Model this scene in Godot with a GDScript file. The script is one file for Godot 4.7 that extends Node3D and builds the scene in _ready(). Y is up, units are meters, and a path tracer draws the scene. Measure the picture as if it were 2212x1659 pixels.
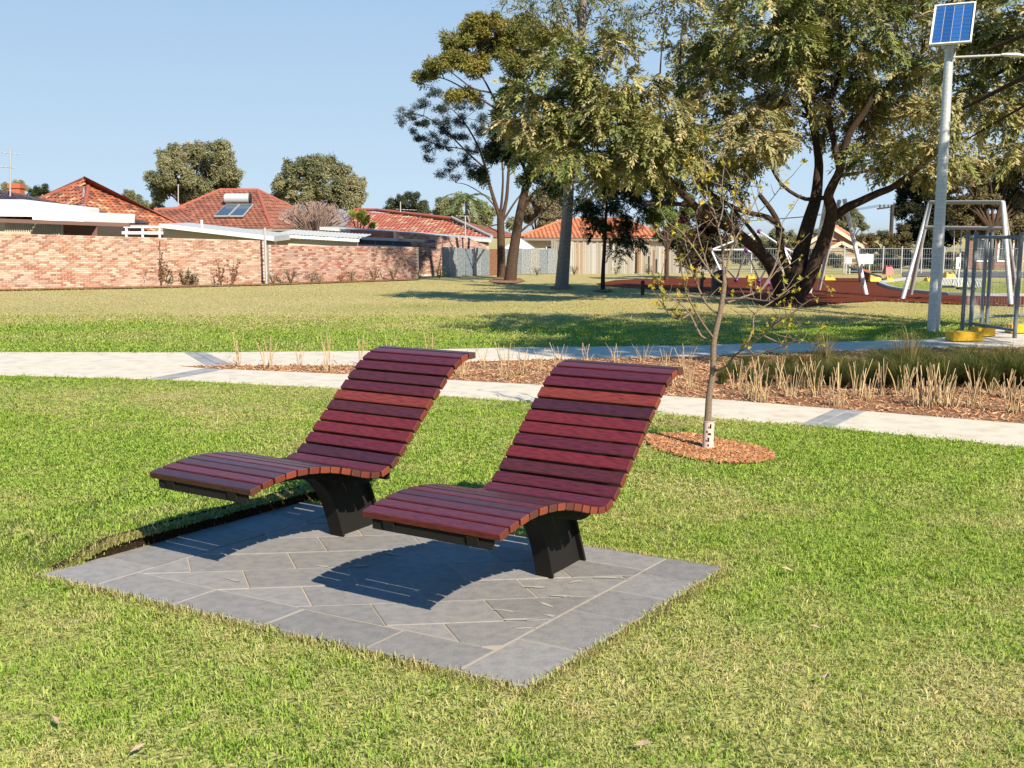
extends Node3D
# A park with two timber loungers on a paved pad. Metres, y up, the viewer stands at x = 0, z = 0 and looks towards -z.
const EYE := 1.6
const PITCH := 8.2748
const SURVEY_F := 2300.0
var taken := {}
var rng := RandomNumberGenerator.new()
var n1 := FastNoiseLite.new()
var n2 := FastNoiseLite.new()
var n3 := FastNoiseLite.new()
var M := {}
var sun_to := Vector3.ZERO

# ---------- survey: sight lines of the site, as a theodolite at the viewer's place would note them ----------
func ray(px: float, py: float) -> Vector3:
	var p := deg_to_rad(PITCH)
	var x := (px - 1106.0) / SURVEY_F
	var y := -(py - 829.5) / SURVEY_F
	var r := Vector3(x, -sin(p) + y * cos(p), -cos(p) - y * sin(p))
	return r / -r.z

func at(px: float, py: float, d: float) -> Vector3:
	var r := ray(px, py) * d
	return Vector3(r.x, EYE + r.y, r.z)

func ground_y(z: float) -> float:
	var d := -z
	if d < 18.0:
		return 0.0
	return -0.018 * (minf(d, 75.0) - 18.0)

func gp(px: float, py: float) -> Vector3:
	var r := ray(px, py)
	var t := EYE / -r.y if r.y < 0.0 else 1e6
	if t > 18.0:
		t = (EYE - 0.324) / maxf(-r.y - 0.018, 1e-4)
		if t > 75.0:
			t = (EYE + 1.026) / maxf(-r.y, 1e-4)
	return Vector3(r.x * t, ground_y(-t), -t)

func gps(list: Array, y := 0.0) -> PackedVector2Array:
	var out := PackedVector2Array()
	for q in list:
		var g := gp(q[0], q[1])
		out.append(Vector2(g.x, g.z))
	return out

func place_word(i: int) -> String:
	var words := ["first", "second", "third", "fourth", "fifth", "sixth", "seventh", "eighth", "ninth", "tenth", "eleventh", "twelfth"]
	if i < 12:
		return words[i]
	var n := i + 1
	return "%d%s" % [n, "th" if n % 100 in [11, 12, 13] else ["th", "st", "nd", "rd", "th", "th", "th", "th", "th", "th"][n % 10]]

# ---------- naming ----------
func numbered(parent: Node, called: String) -> String:
	var key := str(parent.get_instance_id()) + called
	var k: int = taken.get(key, 0)
	taken[key] = k + 1
	return called if k == 0 else "%s_%03d" % [called, k]

func tag(o: Node, label: String, category: String, group := "", kind := "") -> Node:
	if label:
		o.set_meta("label", label)
	if category:
		o.set_meta("category", category)
	if group:
		o.set_meta("group", group)
	if kind:
		o.set_meta("kind", kind)
	return o

func thing(called: String, label: String, category: String, where := Vector3.ZERO, turn := 0.0, group := "") -> Node3D:
	var o := Node3D.new()
	o.name = numbered(self, called)
	add_child(o, true)
	o.position = where
	o.rotation.y = turn
	tag(o, label, category, group)
	return o

func part(called: String, mesh: Mesh, m: Material, parent: Node, kind := "") -> MeshInstance3D:
	var o := MeshInstance3D.new()
	o.name = numbered(parent, called)
	o.mesh = mesh
	if m:
		o.material_override = m
	parent.add_child(o, true)
	if kind:
		o.set_meta("kind", kind)
	return o

func copy_of(o: Node3D, called: String, label := "", group := "") -> Node3D:
	var c: Node3D = o.duplicate()
	c.name = numbered(self, called)
	add_child(c, true)
	if label:
		c.set_meta("label", label)
	if group:
		c.set_meta("group", group)
	return c

func scatter(called: String, mesh: Mesh, m: Material, xs: Array, cols: Array, parent: Node, kind := "stuff") -> MultiMeshInstance3D:
	var mm := MultiMesh.new()
	mm.transform_format = MultiMesh.TRANSFORM_3D
	mm.use_colors = cols.size() > 0
	mm.mesh = mesh
	mm.instance_count = xs.size()
	for i in xs.size():
		mm.set_instance_transform(i, xs[i])
		if cols.size() > 0:
			mm.set_instance_color(i, cols[i])
	var o := MultiMeshInstance3D.new()
	o.name = numbered(parent, called)
	o.multimesh = mm
	o.material_override = m
	parent.add_child(o, true)
	if kind:
		o.set_meta("kind", kind)
	return o

# ---------- materials ----------
func lin(r: float, g: float, b: float, a := 1.0) -> Color:
	var c := Color(r, g, b).linear_to_srgb()
	c.a = a
	return c

func mat(r: float, g: float, b: float, rough := 0.8, metal := 0.0, spec := 0.5) -> StandardMaterial3D:
	var m := StandardMaterial3D.new()
	m.albedo_color = lin(r, g, b)
	m.roughness = rough
	m.metallic = metal
	m.metallic_specular = spec
	return m

func noise(freq: float, octaves := 4, sd := 1, kind := FastNoiseLite.TYPE_SIMPLEX_SMOOTH) -> FastNoiseLite:
	var n := FastNoiseLite.new()
	n.noise_type = kind
	n.frequency = freq
	n.fractal_octaves = octaves
	n.seed = sd
	return n

func ntex(n: FastNoiseLite, cols: Array, size := 512) -> NoiseTexture2D:
	var t := NoiseTexture2D.new()
	t.width = size
	t.height = size
	t.seamless = true
	t.noise = n
	var g := Gradient.new()
	var offs := PackedFloat32Array()
	var cs := PackedColorArray()
	for i in cols.size():
		offs.append(float(i) / maxf(1.0, cols.size() - 1))
		cs.append(cols[i])
	g.offsets = offs
	g.colors = cs
	t.color_ramp = g
	return t

func bump(n: FastNoiseLite, size := 512) -> NoiseTexture2D:
	var t := NoiseTexture2D.new()
	t.width = size
	t.height = size
	t.seamless = true
	t.noise = n
	return t

func tri(m: StandardMaterial3D, t: Texture2D, scale: Vector3, world := false) -> StandardMaterial3D:
	m.albedo_texture = t
	m.uv1_triplanar = true
	m.uv1_world_triplanar = world
	m.uv1_scale = scale
	return m

func grey(v: float) -> Color:
	return Color(v, v, v)

func relief(m: StandardMaterial3D, t: Texture2D, cm: float) -> StandardMaterial3D:
	m.heightmap_enabled = true
	m.heightmap_texture = t
	m.heightmap_scale = cm
	return m

func foliage_mat(spec := 0.3, back := 0.45, rough := 0.5) -> StandardMaterial3D:
	var m := mat(1, 1, 1, rough, 0.0, spec)
	m.vertex_color_use_as_albedo = true
	m.cull_mode = BaseMaterial3D.CULL_DISABLED
	m.backlight_enabled = true
	m.backlight = Color(back, back, back * 0.6)
	return m

# ---------- shapes ----------
func start() -> SurfaceTool:
	var st := SurfaceTool.new()
	st.begin(Mesh.PRIMITIVE_TRIANGLES)
	return st

func t3(st: SurfaceTool, a: Vector3, b: Vector3, c: Vector3) -> void:   # counter-clockwise seen from outside
	var n := (b - a).cross(c - a).normalized()
	for v in [a, c, b]:
		st.set_normal(n)
		st.add_vertex(v)

func t3n(st: SurfaceTool, a: Vector3, b: Vector3, c: Vector3, na: Vector3, nb: Vector3, nc: Vector3) -> void:
	st.set_normal(na)
	st.add_vertex(a)
	st.set_normal(nc)
	st.add_vertex(c)
	st.set_normal(nb)
	st.add_vertex(b)

func q4(st: SurfaceTool, a: Vector3, b: Vector3, c: Vector3, d: Vector3) -> void:
	t3(st, a, b, c)
	t3(st, a, c, d)

func hexa(st: SurfaceTool, p: Array) -> void:   # p: bottom 0-3 and top 4-7, each counter-clockwise seen from above
	q4(st, p[4], p[5], p[6], p[7])
	q4(st, p[3], p[2], p[1], p[0])
	for i in 4:
		var j := (i + 1) % 4
		q4(st, p[i], p[j], p[j + 4], p[i + 4])

func box(st: SurfaceTool, x: Transform3D, s: Vector3, b := 0.0) -> void:
	var h := s / 2.0
	if b <= 0.0:
		var p := []
		for y in [-1, 1]:
			for c in [[-1, 1], [1, 1], [1, -1], [-1, -1]]:
				p.append(x * Vector3(h.x * c[0], h.y * y, h.z * c[1]))
		hexa(st, p)
		return
	# six inset faces, twelve chamfers, eight corners
	var ax := [Vector3.RIGHT, Vector3.UP, Vector3.BACK]
	for i in 3:
		for sg in [-1.0, 1.0]:
			var n: Vector3 = ax[i] * sg
			var u: Vector3 = ax[(i + 1) % 3]
			var v: Vector3 = ax[(i + 2) % 3]
			var c := n * h[i]
			var hu: Vector3 = u * (h[(i + 1) % 3] - b)
			var hv: Vector3 = v * (h[(i + 2) % 3] - b)
			if sg > 0:
				q4(st, x * (c - hu - hv), x * (c + hu - hv), x * (c + hu + hv), x * (c - hu + hv))
			else:
				q4(st, x * (c - hu + hv), x * (c + hu + hv), x * (c + hu - hv), x * (c - hu - hv))
			for s2 in [-1.0, 1.0]:   # chamfer between face i and face i+1
				var a0: Vector3 = n * h[i] + u * s2 * (h[(i + 1) % 3] - b)
				var a1: Vector3 = n * (h[i] - b) + u * s2 * h[(i + 1) % 3]
				var e: Vector3 = v * (h[(i + 2) % 3] - b)
				if sg * s2 > 0:
					q4(st, x * (a0 - e), x * (a1 - e), x * (a1 + e), x * (a0 + e))
				else:
					q4(st, x * (a0 + e), x * (a1 + e), x * (a1 - e), x * (a0 - e))
	for sx in [-1.0, 1.0]:
		for sy in [-1.0, 1.0]:
			for sz in [-1.0, 1.0]:
				var a := x * Vector3(sx * h.x, sy * (h.y - b), sz * (h.z - b))
				var b1 := x * Vector3(sx * (h.x - b), sy * h.y, sz * (h.z - b))
				var c1 := x * Vector3(sx * (h.x - b), sy * (h.y - b), sz * h.z)
				if sx * sy * sz > 0:
					t3(st, a, b1, c1)
				else:
					t3(st, a, c1, b1)

func bx(st: SurfaceTool, c: Vector3, s: Vector3, b := 0.0) -> void:
	box(st, Transform3D(Basis(), c), s, b)

func beam(st: SurfaceTool, a: Vector3, b: Vector3, w: float, h: float, up := Vector3.UP, bev := 0.0) -> void:
	var d := b - a
	var z := d.normalized()
	if absf(z.dot(up)) > 0.98:
		up = Vector3.RIGHT
	var xx := up.cross(z).normalized()
	var yy := z.cross(xx)
	box(st, Transform3D(Basis(xx, yy, z), (a + b) / 2.0), Vector3(w, h, d.length()), bev)

func tube(st: SurfaceTool, pts: Array, radii: Array, sides := 8, caps := true) -> void:
	var rings := []
	var norms := []
	var side := Vector3.ZERO
	for i in pts.size():
		var a: Vector3 = pts[maxi(i - 1, 0)]
		var b: Vector3 = pts[mini(i + 1, pts.size() - 1)]
		var d := (b - a).normalized()
		if side == Vector3.ZERO:
			side = d.cross(Vector3.RIGHT if absf(d.x) < 0.8 else Vector3.UP).normalized()
		side = (side - d * side.dot(d)).normalized()
		var other := d.cross(side)
		var ring := []
		var nn := []
		for k in sides:
			var t := TAU * k / sides
			var n := side * cos(t) + other * sin(t)
			ring.append(pts[i] + n * radii[i])
			nn.append(n)
		rings.append(ring)
		norms.append(nn)
	for i in pts.size() - 1:
		for k in sides:
			var j := (k + 1) % sides
			t3n(st, rings[i][k], rings[i][j], rings[i + 1][j], norms[i][k], norms[i][j], norms[i + 1][j])
			t3n(st, rings[i][k], rings[i + 1][j], rings[i + 1][k], norms[i][k], norms[i + 1][j], norms[i + 1][k])
	if caps:
		var l := pts.size() - 1
		for k in sides:
			var j := (k + 1) % sides
			t3(st, pts[0], rings[0][j], rings[0][k])
			t3(st, pts[l], rings[l][k], rings[l][j])

func rod(st: SurfaceTool, a: Vector3, b: Vector3, r: float, sides := 8) -> void:
	tube(st, [a, b], [r, r], sides)

func prism(st: SurfaceTool, poly: PackedVector2Array, y0: float, y1: float, bev := 0.0) -> void:
	var p := poly
	if Geometry2D.is_polygon_clockwise(p):
		p = p.duplicate()
		p.reverse()
	# in (x, z) with z towards the viewer, counter-clockwise in the plane is clockwise seen from above
	p.reverse()
	var top := p
	if bev > 0.0:
		var off := Geometry2D.offset_polygon(p, -bev, Geometry2D.JOIN_MITER)
		if off.size() == 1 and off[0].size() == p.size():
			# line up the start of the inset ring
			var best := 0
			for i in p.size():
				if off[0][i].distance_to(p[0]) < off[0][best].distance_to(p[0]):
					best = i
			top = PackedVector2Array()
			var same := Geometry2D.is_polygon_clockwise(off[0]) == Geometry2D.is_polygon_clockwise(p)
			for i in p.size():
				top.append(off[0][(best + (i if same else -i) + p.size() * 2) % p.size()])
	var idx := Geometry2D.triangulate_polygon(top)
	for i in range(0, idx.size(), 3):
		var a := Vector3(top[idx[i]].x, y1, top[idx[i]].y)
		var b := Vector3(top[idx[i + 1]].x, y1, top[idx[i + 1]].y)
		var c := Vector3(top[idx[i + 2]].x, y1, top[idx[i + 2]].y)
		if (b - a).cross(c - a).y > 0:
			t3(st, a, b, c)
		else:
			t3(st, a, c, b)
	for i in p.size():
		var j := (i + 1) % p.size()
		var a := Vector3(p[i].x, y1 - bev, p[i].y)
		var b := Vector3(p[j].x, y1 - bev, p[j].y)
		q4(st, Vector3(p[i].x, y0, p[i].y), Vector3(p[j].x, y0, p[j].y), b, a)
		if bev > 0.0:
			q4(st, a, b, Vector3(top[j].x, y1, top[j].y), Vector3(top[i].x, y1, top[i].y))

func sheet(st: SurfaceTool, poly: PackedVector2Array, lift: float, step := 4.0) -> void:   # a polygon laid on the sloping ground, cut at the fold
	for half in [[0.0, -18.0], [-18.0, -75.0], [-75.0, -200.0]]:
		var clip := PackedVector2Array([Vector2(-300, half[0] + (20 if half[0] == 0.0 else 0)), Vector2(300, half[0] + (20 if half[0] == 0.0 else 0)), Vector2(300, half[1]), Vector2(-300, half[1])])
		for piece in Geometry2D.intersect_polygons(poly, clip):
			var idx := Geometry2D.triangulate_polygon(piece)
			for i in range(0, idx.size(), 3):
				var v := []
				for k in 3:
					var q := piece[idx[i + k]]
					v.append(Vector3(q.x, ground_y(q.y) + lift, q.y))
				if (v[1] - v[0]).cross(v[2] - v[0]).y > 0:
					t3(st, v[0], v[1], v[2])
				else:
					t3(st, v[0], v[2], v[1])

func wall_piece(st: SurfaceTool, a: Vector3, b: Vector3, at_: Vector3, bt: Vector3, th: float) -> void:   # front quad a b bt at_, pushed back by th
	var along := (b - a)
	along.y = 0
	var n := along.normalized().cross(Vector3.UP) * -th   # away from the viewer when a is left of b
	if n.z > 0:
		n = -n
	hexa(st, [a, b, b + n, a + n, at_, bt, bt + n, at_ + n])

func blob_ball(st: SurfaceTool, c: Vector3, r: Vector3, rings := 6, seg := 8) -> void:
	for i in rings:
		for k in seg:
			var v := []
			var nn := []
			for q in [[i, k], [i, k + 1], [i + 1, k + 1], [i + 1, k]]:
				var th: float = PI * q[0] / rings
				var ph: float = TAU * q[1] / seg
				var d := Vector3(sin(th) * cos(ph), cos(th), sin(th) * sin(ph))
				nn.append(d)
				v.append(c + d * r)
			t3n(st, v[0], v[1], v[2], nn[0], nn[1], nn[2])
			t3n(st, v[0], v[2], v[3], nn[0], nn[2], nn[3])

func curve(pts: Array, n: int) -> Array:   # Catmull-Rom through Vector3 points
	var out := []
	for i in pts.size() - 1:
		var p0: Vector3 = pts[maxi(i - 1, 0)]
		var p1: Vector3 = pts[i]
		var p2: Vector3 = pts[i + 1]
		var p3: Vector3 = pts[mini(i + 2, pts.size() - 1)]
		for k in n:
			var t := float(k) / n
			out.append(p1.cubic_interpolate(p2, p0, p3, t))
	out.append(pts[-1])
	return out

func materials() -> void:
	M.tinted = mat(1, 1, 1, 0.85, 0.0, 0.3)
	M.tinted.vertex_color_use_as_albedo = true
	M.tinted.cull_mode = BaseMaterial3D.CULL_DISABLED
	M.tile = mat(1, 1, 1, 0.6, 0.0, 0.4)
	M.tile.vertex_color_use_as_albedo = true
	M.grass = foliage_mat(0.2, 0.8, 0.6)
	M.leaf = foliage_mat(0.25, 0.5, 0.55)
	M.leaf_thin = foliage_mat(0.3, 0.6, 0.5)
	M.dry_leaf = mat(0.34, 0.24, 0.17, 0.85)
	M.dry_leaf.cull_mode = BaseMaterial3D.CULL_DISABLED
	M.frond = mat(0.09, 0.12, 0.035, 0.5)
	M.frond.backlight_enabled = true
	M.frond.backlight = Color(0.4, 0.4, 0.2)
	# timber: grain runs along the slat
	var grain := noise(0.035, 5, 3)
	grain.domain_warp_enabled = true
	grain.domain_warp_amplitude = 12.0
	var gt := ntex(grain, [Color(0.62, 0.55, 0.58), Color(0.82, 0.78, 0.78), Color(0.95, 0.95, 0.93), Color(1.0, 0.96, 0.9)], 512)
	var gb := bump(noise(0.12, 4, 4), 256)
	M.wood = []
	for c in [[0.098, 0.014, 0.0155], [0.150, 0.017, 0.014], [0.205, 0.033, 0.014], [0.060, 0.013, 0.0155], [0.082, 0.0155, 0.0135], [0.118, 0.0145, 0.017], [0.056, 0.0135, 0.0135]]:
		var m := mat(c[0], c[1], c[2], 0.36, 0.0, 0.55)
		tri(m, gt, Vector3(5.0, 5.0, 0.7))
		m.uv1_offset = Vector3(M.wood.size() * 0.37, M.wood.size() * 0.21, M.wood.size() * 0.13)
		m.uv1_triplanar_sharpness = 6.0
		relief(m, gb, 0.05)
		M.wood.append(m)
	M.wood_end = []
	for c in [[0.19, 0.045, 0.026], [0.26, 0.062, 0.030], [0.12, 0.042, 0.030], [0.15, 0.038, 0.024]]:
		var m := mat(c[0], c[1], c[2], 0.6, 0.0, 0.4)
		tri(m, gt, Vector3(9, 9, 9))
		M.wood_end.append(m)
	M.black_metal = mat(0.016, 0.015, 0.0145, 0.62, 0.0, 0.18)
	relief(M.black_metal, bump(noise(0.05, 3, 5), 256), 0.05)
	M.black_metal.uv1_triplanar = true
	M.black_metal.uv1_scale = Vector3(3, 3, 3)
	M.black_metal.roughness_texture = ntex(noise(0.02, 4, 6), [grey(0.7), grey(1.0)], 256)
	M.zinc = mat(0.45, 0.46, 0.47, 0.4, 0.7)
	# stone
	var speck := noise(0.25, 3, 7)
	var st1 := ntex(noise(0.02, 6, 8), [Color(0.86, 0.86, 0.87), Color(0.94, 0.94, 0.94), Color(1, 0.99, 0.98)], 512)
	var st2 := ntex(speck, [Color(0.66, 0.66, 0.67), Color(0.95, 0.95, 0.95), Color(1, 1, 1)], 512)
	var stb := bump(noise(0.08, 5, 9), 512)
	M.paver = []
	for v in [0.275, 0.305, 0.255, 0.325, 0.285]:
		var m := mat(v * 1.05, v, v * 0.96, 0.8, 0.0, 0.3)
		tri(m, st1, Vector3(1.3, 1.3, 1.3), true)
		m.uv1_offset = Vector3(M.paver.size() * 0.31, 0, M.paver.size() * 0.17)
		m.detail_enabled = true
		m.detail_albedo = st2
		m.detail_blend_mode = BaseMaterial3D.BLEND_MODE_MUL
		m.detail_uv_layer = BaseMaterial3D.DETAIL_UV_2
		m.uv2_triplanar = true
		m.uv2_world_triplanar = true
		m.uv2_scale = Vector3(4, 4, 4)
		relief(m, stb, 0.12)
		M.paver.append(m)
	M.band = []
	for v in [0.28, 0.31, 0.25]:
		M.band.append(tri(mat(v, v, v * 1.02, 0.85), st1, Vector3(1, 1, 1), true))
	M.sand = mat(0.45, 0.37, 0.27, 0.95)
	tri(M.sand, st2, Vector3(6, 6, 6), true)
	M.mortar = mat(0.325, 0.305, 0.27, 0.95)
	M.concrete = mat(0.59, 0.53, 0.44, 0.9, 0.0, 0.3)
	tri(M.concrete, ntex(noise(0.02, 6, 10), [Color(0.88, 0.87, 0.86), Color(0.96, 0.96, 0.95), Color(1, 1, 1)], 512), Vector3(0.35, 0.35, 0.35), true)
	relief(M.concrete, bump(noise(0.2, 3, 11), 512), 0.1)
	var soil := ntex(noise(0.09, 5, 12), [Color(0.45, 0.45, 0.45), Color(0.8, 0.8, 0.8), Color(1, 1, 1)], 512)
	var soilb := bump(noise(0.12, 4, 13), 512)
	M.mulch = tri(mat(0.46, 0.25, 0.14, 0.95, 0.0, 0.2), soil, Vector3(1.2, 1.2, 1.2), true)
	relief(M.mulch, soilb, 1.2)
	M.soil = tri(mat(0.12, 0.078, 0.048, 0.95, 0.0, 0.2), soil, Vector3(3, 3, 3), true)
	relief(M.soil, soilb, 1.5)
	M.soft = tri(mat(0.22, 0.052, 0.022, 0.95, 0.0, 0.2), soil, Vector3(0.7, 0.7, 0.7), true)
	relief(M.soft, soilb, 1.0)
	M.lawn = mat(1, 1, 1, 0.95, 0.0, 0.15)
	M.lawn.vertex_color_use_as_albedo = true
	tri(M.lawn, ntex(noise(0.06, 5, 14), [Color(0.55, 0.58, 0.5), Color(0.85, 0.87, 0.8), Color(1, 1, 1)], 512), Vector3(0.55, 0.55, 0.55), true)
	relief(M.lawn, soilb, 1.5)
	M.turf = tri(mat(0.14, 0.17, 0.045, 0.95, 0.0, 0.15), soil, Vector3(2, 2, 2), true)
	# bark
	var barkt := ntex(noise(0.05, 5, 15), [Color(0.5, 0.48, 0.46), Color(0.8, 0.78, 0.76), Color(1, 1, 1)], 512)
	var barkb := bump(noise(0.06, 5, 16), 512)
	for b in [["bark_dark", 0.085, 0.056, 0.040, 2.0], ["bark_brown", 0.13, 0.085, 0.06, 2.0], ["bark_pale", 0.36, 0.32, 0.28, 0.6], ["bark_sap", 0.33, 0.25, 0.19, 0.3]]:
		var m := tri(mat(b[1], b[2], b[3], 0.85, 0.0, 0.3), barkt, Vector3(1.6, 0.35, 1.6) if b[0] != "bark_sap" else Vector3(5, 2, 5), true)
		relief(m, barkb, b[4])
		M[b[0]] = m
	M.twig_pink = mat(0.33, 0.23, 0.19, 0.85)
	M.guard = mat(0.56, 0.42, 0.36, 0.6)
	M.guard.cull_mode = BaseMaterial3D.CULL_DISABLED
	# metals and paint
	var gal := ntex(noise(0.03, 4, 17, FastNoiseLite.TYPE_CELLULAR), [grey(0.8), grey(1.0)], 256)
	M.galv = tri(mat(0.60, 0.62, 0.64, 0.45, 0.3), gal, Vector3(4, 4, 4))
	M.galv_dark = tri(mat(0.20, 0.225, 0.25, 0.5, 0.35), gal, Vector3(4, 4, 4))
	M.zinc_roof = tri(mat(0.50, 0.51, 0.51, 0.8, 0.05), gal, Vector3(1, 1, 1))
	M.pipe = mat(0.72, 0.73, 0.74, 0.4, 0.1)
	M.white = mat(0.70, 0.70, 0.68, 0.5)
	M.pale_grey = mat(0.36, 0.36, 0.36, 0.6)
	M.cell = [mat(0.022, 0.085, 0.27, 0.2), mat(0.028, 0.10, 0.30, 0.2), mat(0.018, 0.07, 0.23, 0.2)]
	M.collector = mat(0.05, 0.075, 0.11, 0.12)
	M.glass = mat(0.03, 0.04, 0.05, 0.1)
	M.rubber = mat(0.015, 0.015, 0.017, 0.6)
	M.yellow = tri(mat(0.72, 0.42, 0.01, 0.55), st1, Vector3(1, 1, 1))
	M.red_plastic = mat(0.45, 0.03, 0.03, 0.5)
	M.orange = mat(0.42, 0.12, 0.035, 0.6)
	M.purple = mat(0.13, 0.02, 0.17, 0.4)
	M.dark_blue = mat(0.018, 0.032, 0.062, 0.5)
	M.dark_wood = mat(0.045, 0.035, 0.028, 0.85)
	M.asphalt = mat(0.09, 0.09, 0.095, 0.9)
	M.cream = mat(0.52, 0.46, 0.36, 0.8)
	M.tan_wall = mat(0.36, 0.28, 0.19, 0.85)
	M.brown_paint = mat(0.16, 0.085, 0.065, 0.7)
	M.gutter = mat(0.30, 0.24, 0.20, 0.6)
	M.orange_brick = tri(mat(0.46, 0.13, 0.06, 0.85), st2, Vector3(2, 6, 2))
	M.brick_plain = tri(mat(0.30, 0.14, 0.10, 0.9), st2, Vector3(2, 6, 2))
	M.mortar_wall = mat(0.50, 0.41, 0.34, 0.95)
	M.deck_red = mat(0.30, 0.085, 0.055, 0.85)
	M.deck_dark = mat(0.045, 0.035, 0.04, 0.85)
	M.deck_orange = mat(0.45, 0.15, 0.07, 0.85)
	M.sheet = []
	for c in [[0.30, 0.36, 0.42], [0.38, 0.43, 0.47], [0.26, 0.33, 0.40], [0.34, 0.17, 0.10], [0.45, 0.46, 0.46]]:
		M.sheet.append(tri(mat(c[0], c[1], c[2], 0.6, 0.2), barkt, Vector3(0.8, 0.3, 0.8), true))
	M.fence_post = [mat(0.20, 0.13, 0.08, 0.9), mat(0.40, 0.28, 0.17, 0.9)]
	tile = tile_mesh()

func _ready() -> void:
	# ---------- camera, sky, sun, exposure ----------
	var cam := Camera3D.new()
	cam.name = "camera"
	add_child(cam)
	cam.position = Vector3(0, EYE, 0)
	cam.rotation_degrees = Vector3(-PITCH, 0, 0)
	cam.fov = 39.664
	cam.near = 0.05
	cam.far = 900.0
	cam.current = true
	var sky_m := ProceduralSkyMaterial.new()
	sky_m.sky_top_color = lin(0.004, 0.125, 0.36)
	sky_m.sky_horizon_color = lin(0.335, 0.43, 0.51)
	sky_m.sky_curve = 0.32
	sky_m.ground_bottom_color = lin(0.12, 0.12, 0.06)
	sky_m.ground_horizon_color = lin(0.35, 0.38, 0.38)
	var sky := Sky.new()
	sky.sky_material = sky_m
	var env := Environment.new()
	env.background_mode = Environment.BG_SKY
	env.sky = sky
	env.tonemap_mode = Environment.TONE_MAPPER_LINEAR
	env.tonemap_exposure = 1.85
	env.sdfgi_enabled = true
	env.ssao_enabled = true
	env.ssil_enabled = true
	var we := WorldEnvironment.new()
	we.name = "world_environment"
	we.environment = env
	add_child(we)
	var sun := DirectionalLight3D.new()
	sun.name = "sun"
	add_child(sun)
	sun.light_color = Color(1.0, 0.955, 0.87)
	sun.light_energy = 1.6
	sun.light_angular_distance = 0.5
	sun.shadow_enabled = true
	sun.sky_mode = DirectionalLight3D.SKY_MODE_LIGHT_ONLY
	sun.rotation_degrees = Vector3(-36.5, 30.0, 0)
	# ---------- the place ----------
	rng.seed = 20
	n1 = noise(0.35, 3, 1)
	n2 = noise(1.6, 3, 2)
	n3 = noise(0.6, 3, 3)
	materials()
	var t := Time.get_ticks_msec()
	footpaths()
	paved_pad()
	no_grass(PackedVector2Array([pad(0, 0), pad(1, 0), pad(1, 1), pad(0, 1)]))
	playground()
	left_row()
	back_fences()
	lounger_parts()
	lounger("left timber lounger of dark red slats, the one farther from the viewer", Vector3(-0.8359, 0, -5.5794), 1.0118,
		[6, 5, 4, 3, 5, 3, 4, 3, 0, 4, 3, 4, 5, 3, 5, 1, 1, 4, 2, 0, 4, 0, 0, 5, 3], [2, 3, 0, 1, 0, 0, 1, 1, 1, 2, 0, 2, 1, 2, 3, 3, 3, 0, 0, 3, 3, 0, 3, 1, 2])
	lounger("right timber lounger of dark red slats, the one nearer the viewer", Vector3(0.2361, 0, -4.9066), 1.0242,
		[5, 5, 0, 3, 5, 3, 0, 4, 5, 0, 4, 5, 5, 0, 4, 1, 0, 1, 1, 3, 2, 5, 0, 5, 3], [3, 0, 1, 2, 1, 2, 1, 2, 0, 1, 1, 0, 0, 3, 0, 3, 3, 0, 2, 3, 1, 3, 2, 1, 2])
	solar_light()
	temporary_fence()
	far_fence()
	sapling()
	trees()
	wall_shrubs()
	stubble()
	tussocks()
	fallen_leaves()
	lawn()
	print("built in ", Time.get_ticks_msec() - t, " ms")

# ---------- the two loungers ----------
const PROFILE_U := [0.0, 0.075, 0.152, 0.223, 0.299, 0.376, 0.451, 0.524, 0.599, 0.674, 0.745, 0.818, 0.892, 0.970, 1.038, 1.099, 1.160, 1.219, 1.278, 1.340, 1.402, 1.467, 1.535, 1.608, 1.685, 1.762]
const PROFILE_V := [0.482, 0.496, 0.506, 0.513, 0.514, 0.509, 0.499, 0.486, 0.467, 0.444, 0.420, 0.400, 0.390, 0.411, 0.457, 0.511, 0.562, 0.612, 0.662, 0.712, 0.763, 0.815, 0.862, 0.896, 0.910, 0.911]

func prof(i: int) -> Vector3:
	return Vector3(PROFILE_U[i] - 1.08, PROFILE_V[i], 0)

func slat_mesh(s: Vector3) -> ArrayMesh:
	# long axis z; the two end faces are a second surface of end grain
	var b := 0.004
	var h := s / 2.0
	var st := start()
	var ring := [Vector2(-h.x + b, h.y), Vector2(h.x - b, h.y), Vector2(h.x, h.y - b), Vector2(h.x, -h.y + b), Vector2(h.x - b, -h.y), Vector2(-h.x + b, -h.y), Vector2(-h.x, -h.y + b), Vector2(-h.x, h.y - b)]
	for i in 8:
		var p: Vector2 = ring[i]
		var q: Vector2 = ring[(i + 1) % 8]
		q4(st, Vector3(p.x, p.y, -h.z), Vector3(p.x, p.y, h.z), Vector3(q.x, q.y, h.z), Vector3(q.x, q.y, -h.z))
	var m := st.commit()
	var e := start()
	for sg in [-1.0, 1.0]:
		for i in 8:
			var p: Vector2 = ring[i]
			var q: Vector2 = ring[(i + 1) % 8]
			var c := Vector3(0, 0, sg * (h.z + 0.0015))
			var a1 := Vector3(p.x, p.y, sg * h.z)
			var b1 := Vector3(q.x, q.y, sg * h.z)
			var a2 := Vector3(p.x * 0.93, p.y * 0.84, sg * (h.z + 0.0015))
			var b2 := Vector3(q.x * 0.93, q.y * 0.84, sg * (h.z + 0.0015))
			if sg > 0:
				q4(e, b1, a1, a2, b2)
				t3(e, b2, a2, c)
			else:
				q4(e, a1, b1, b2, a2)
				t3(e, a2, b2, c)
	e.commit(m)
	return m

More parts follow.
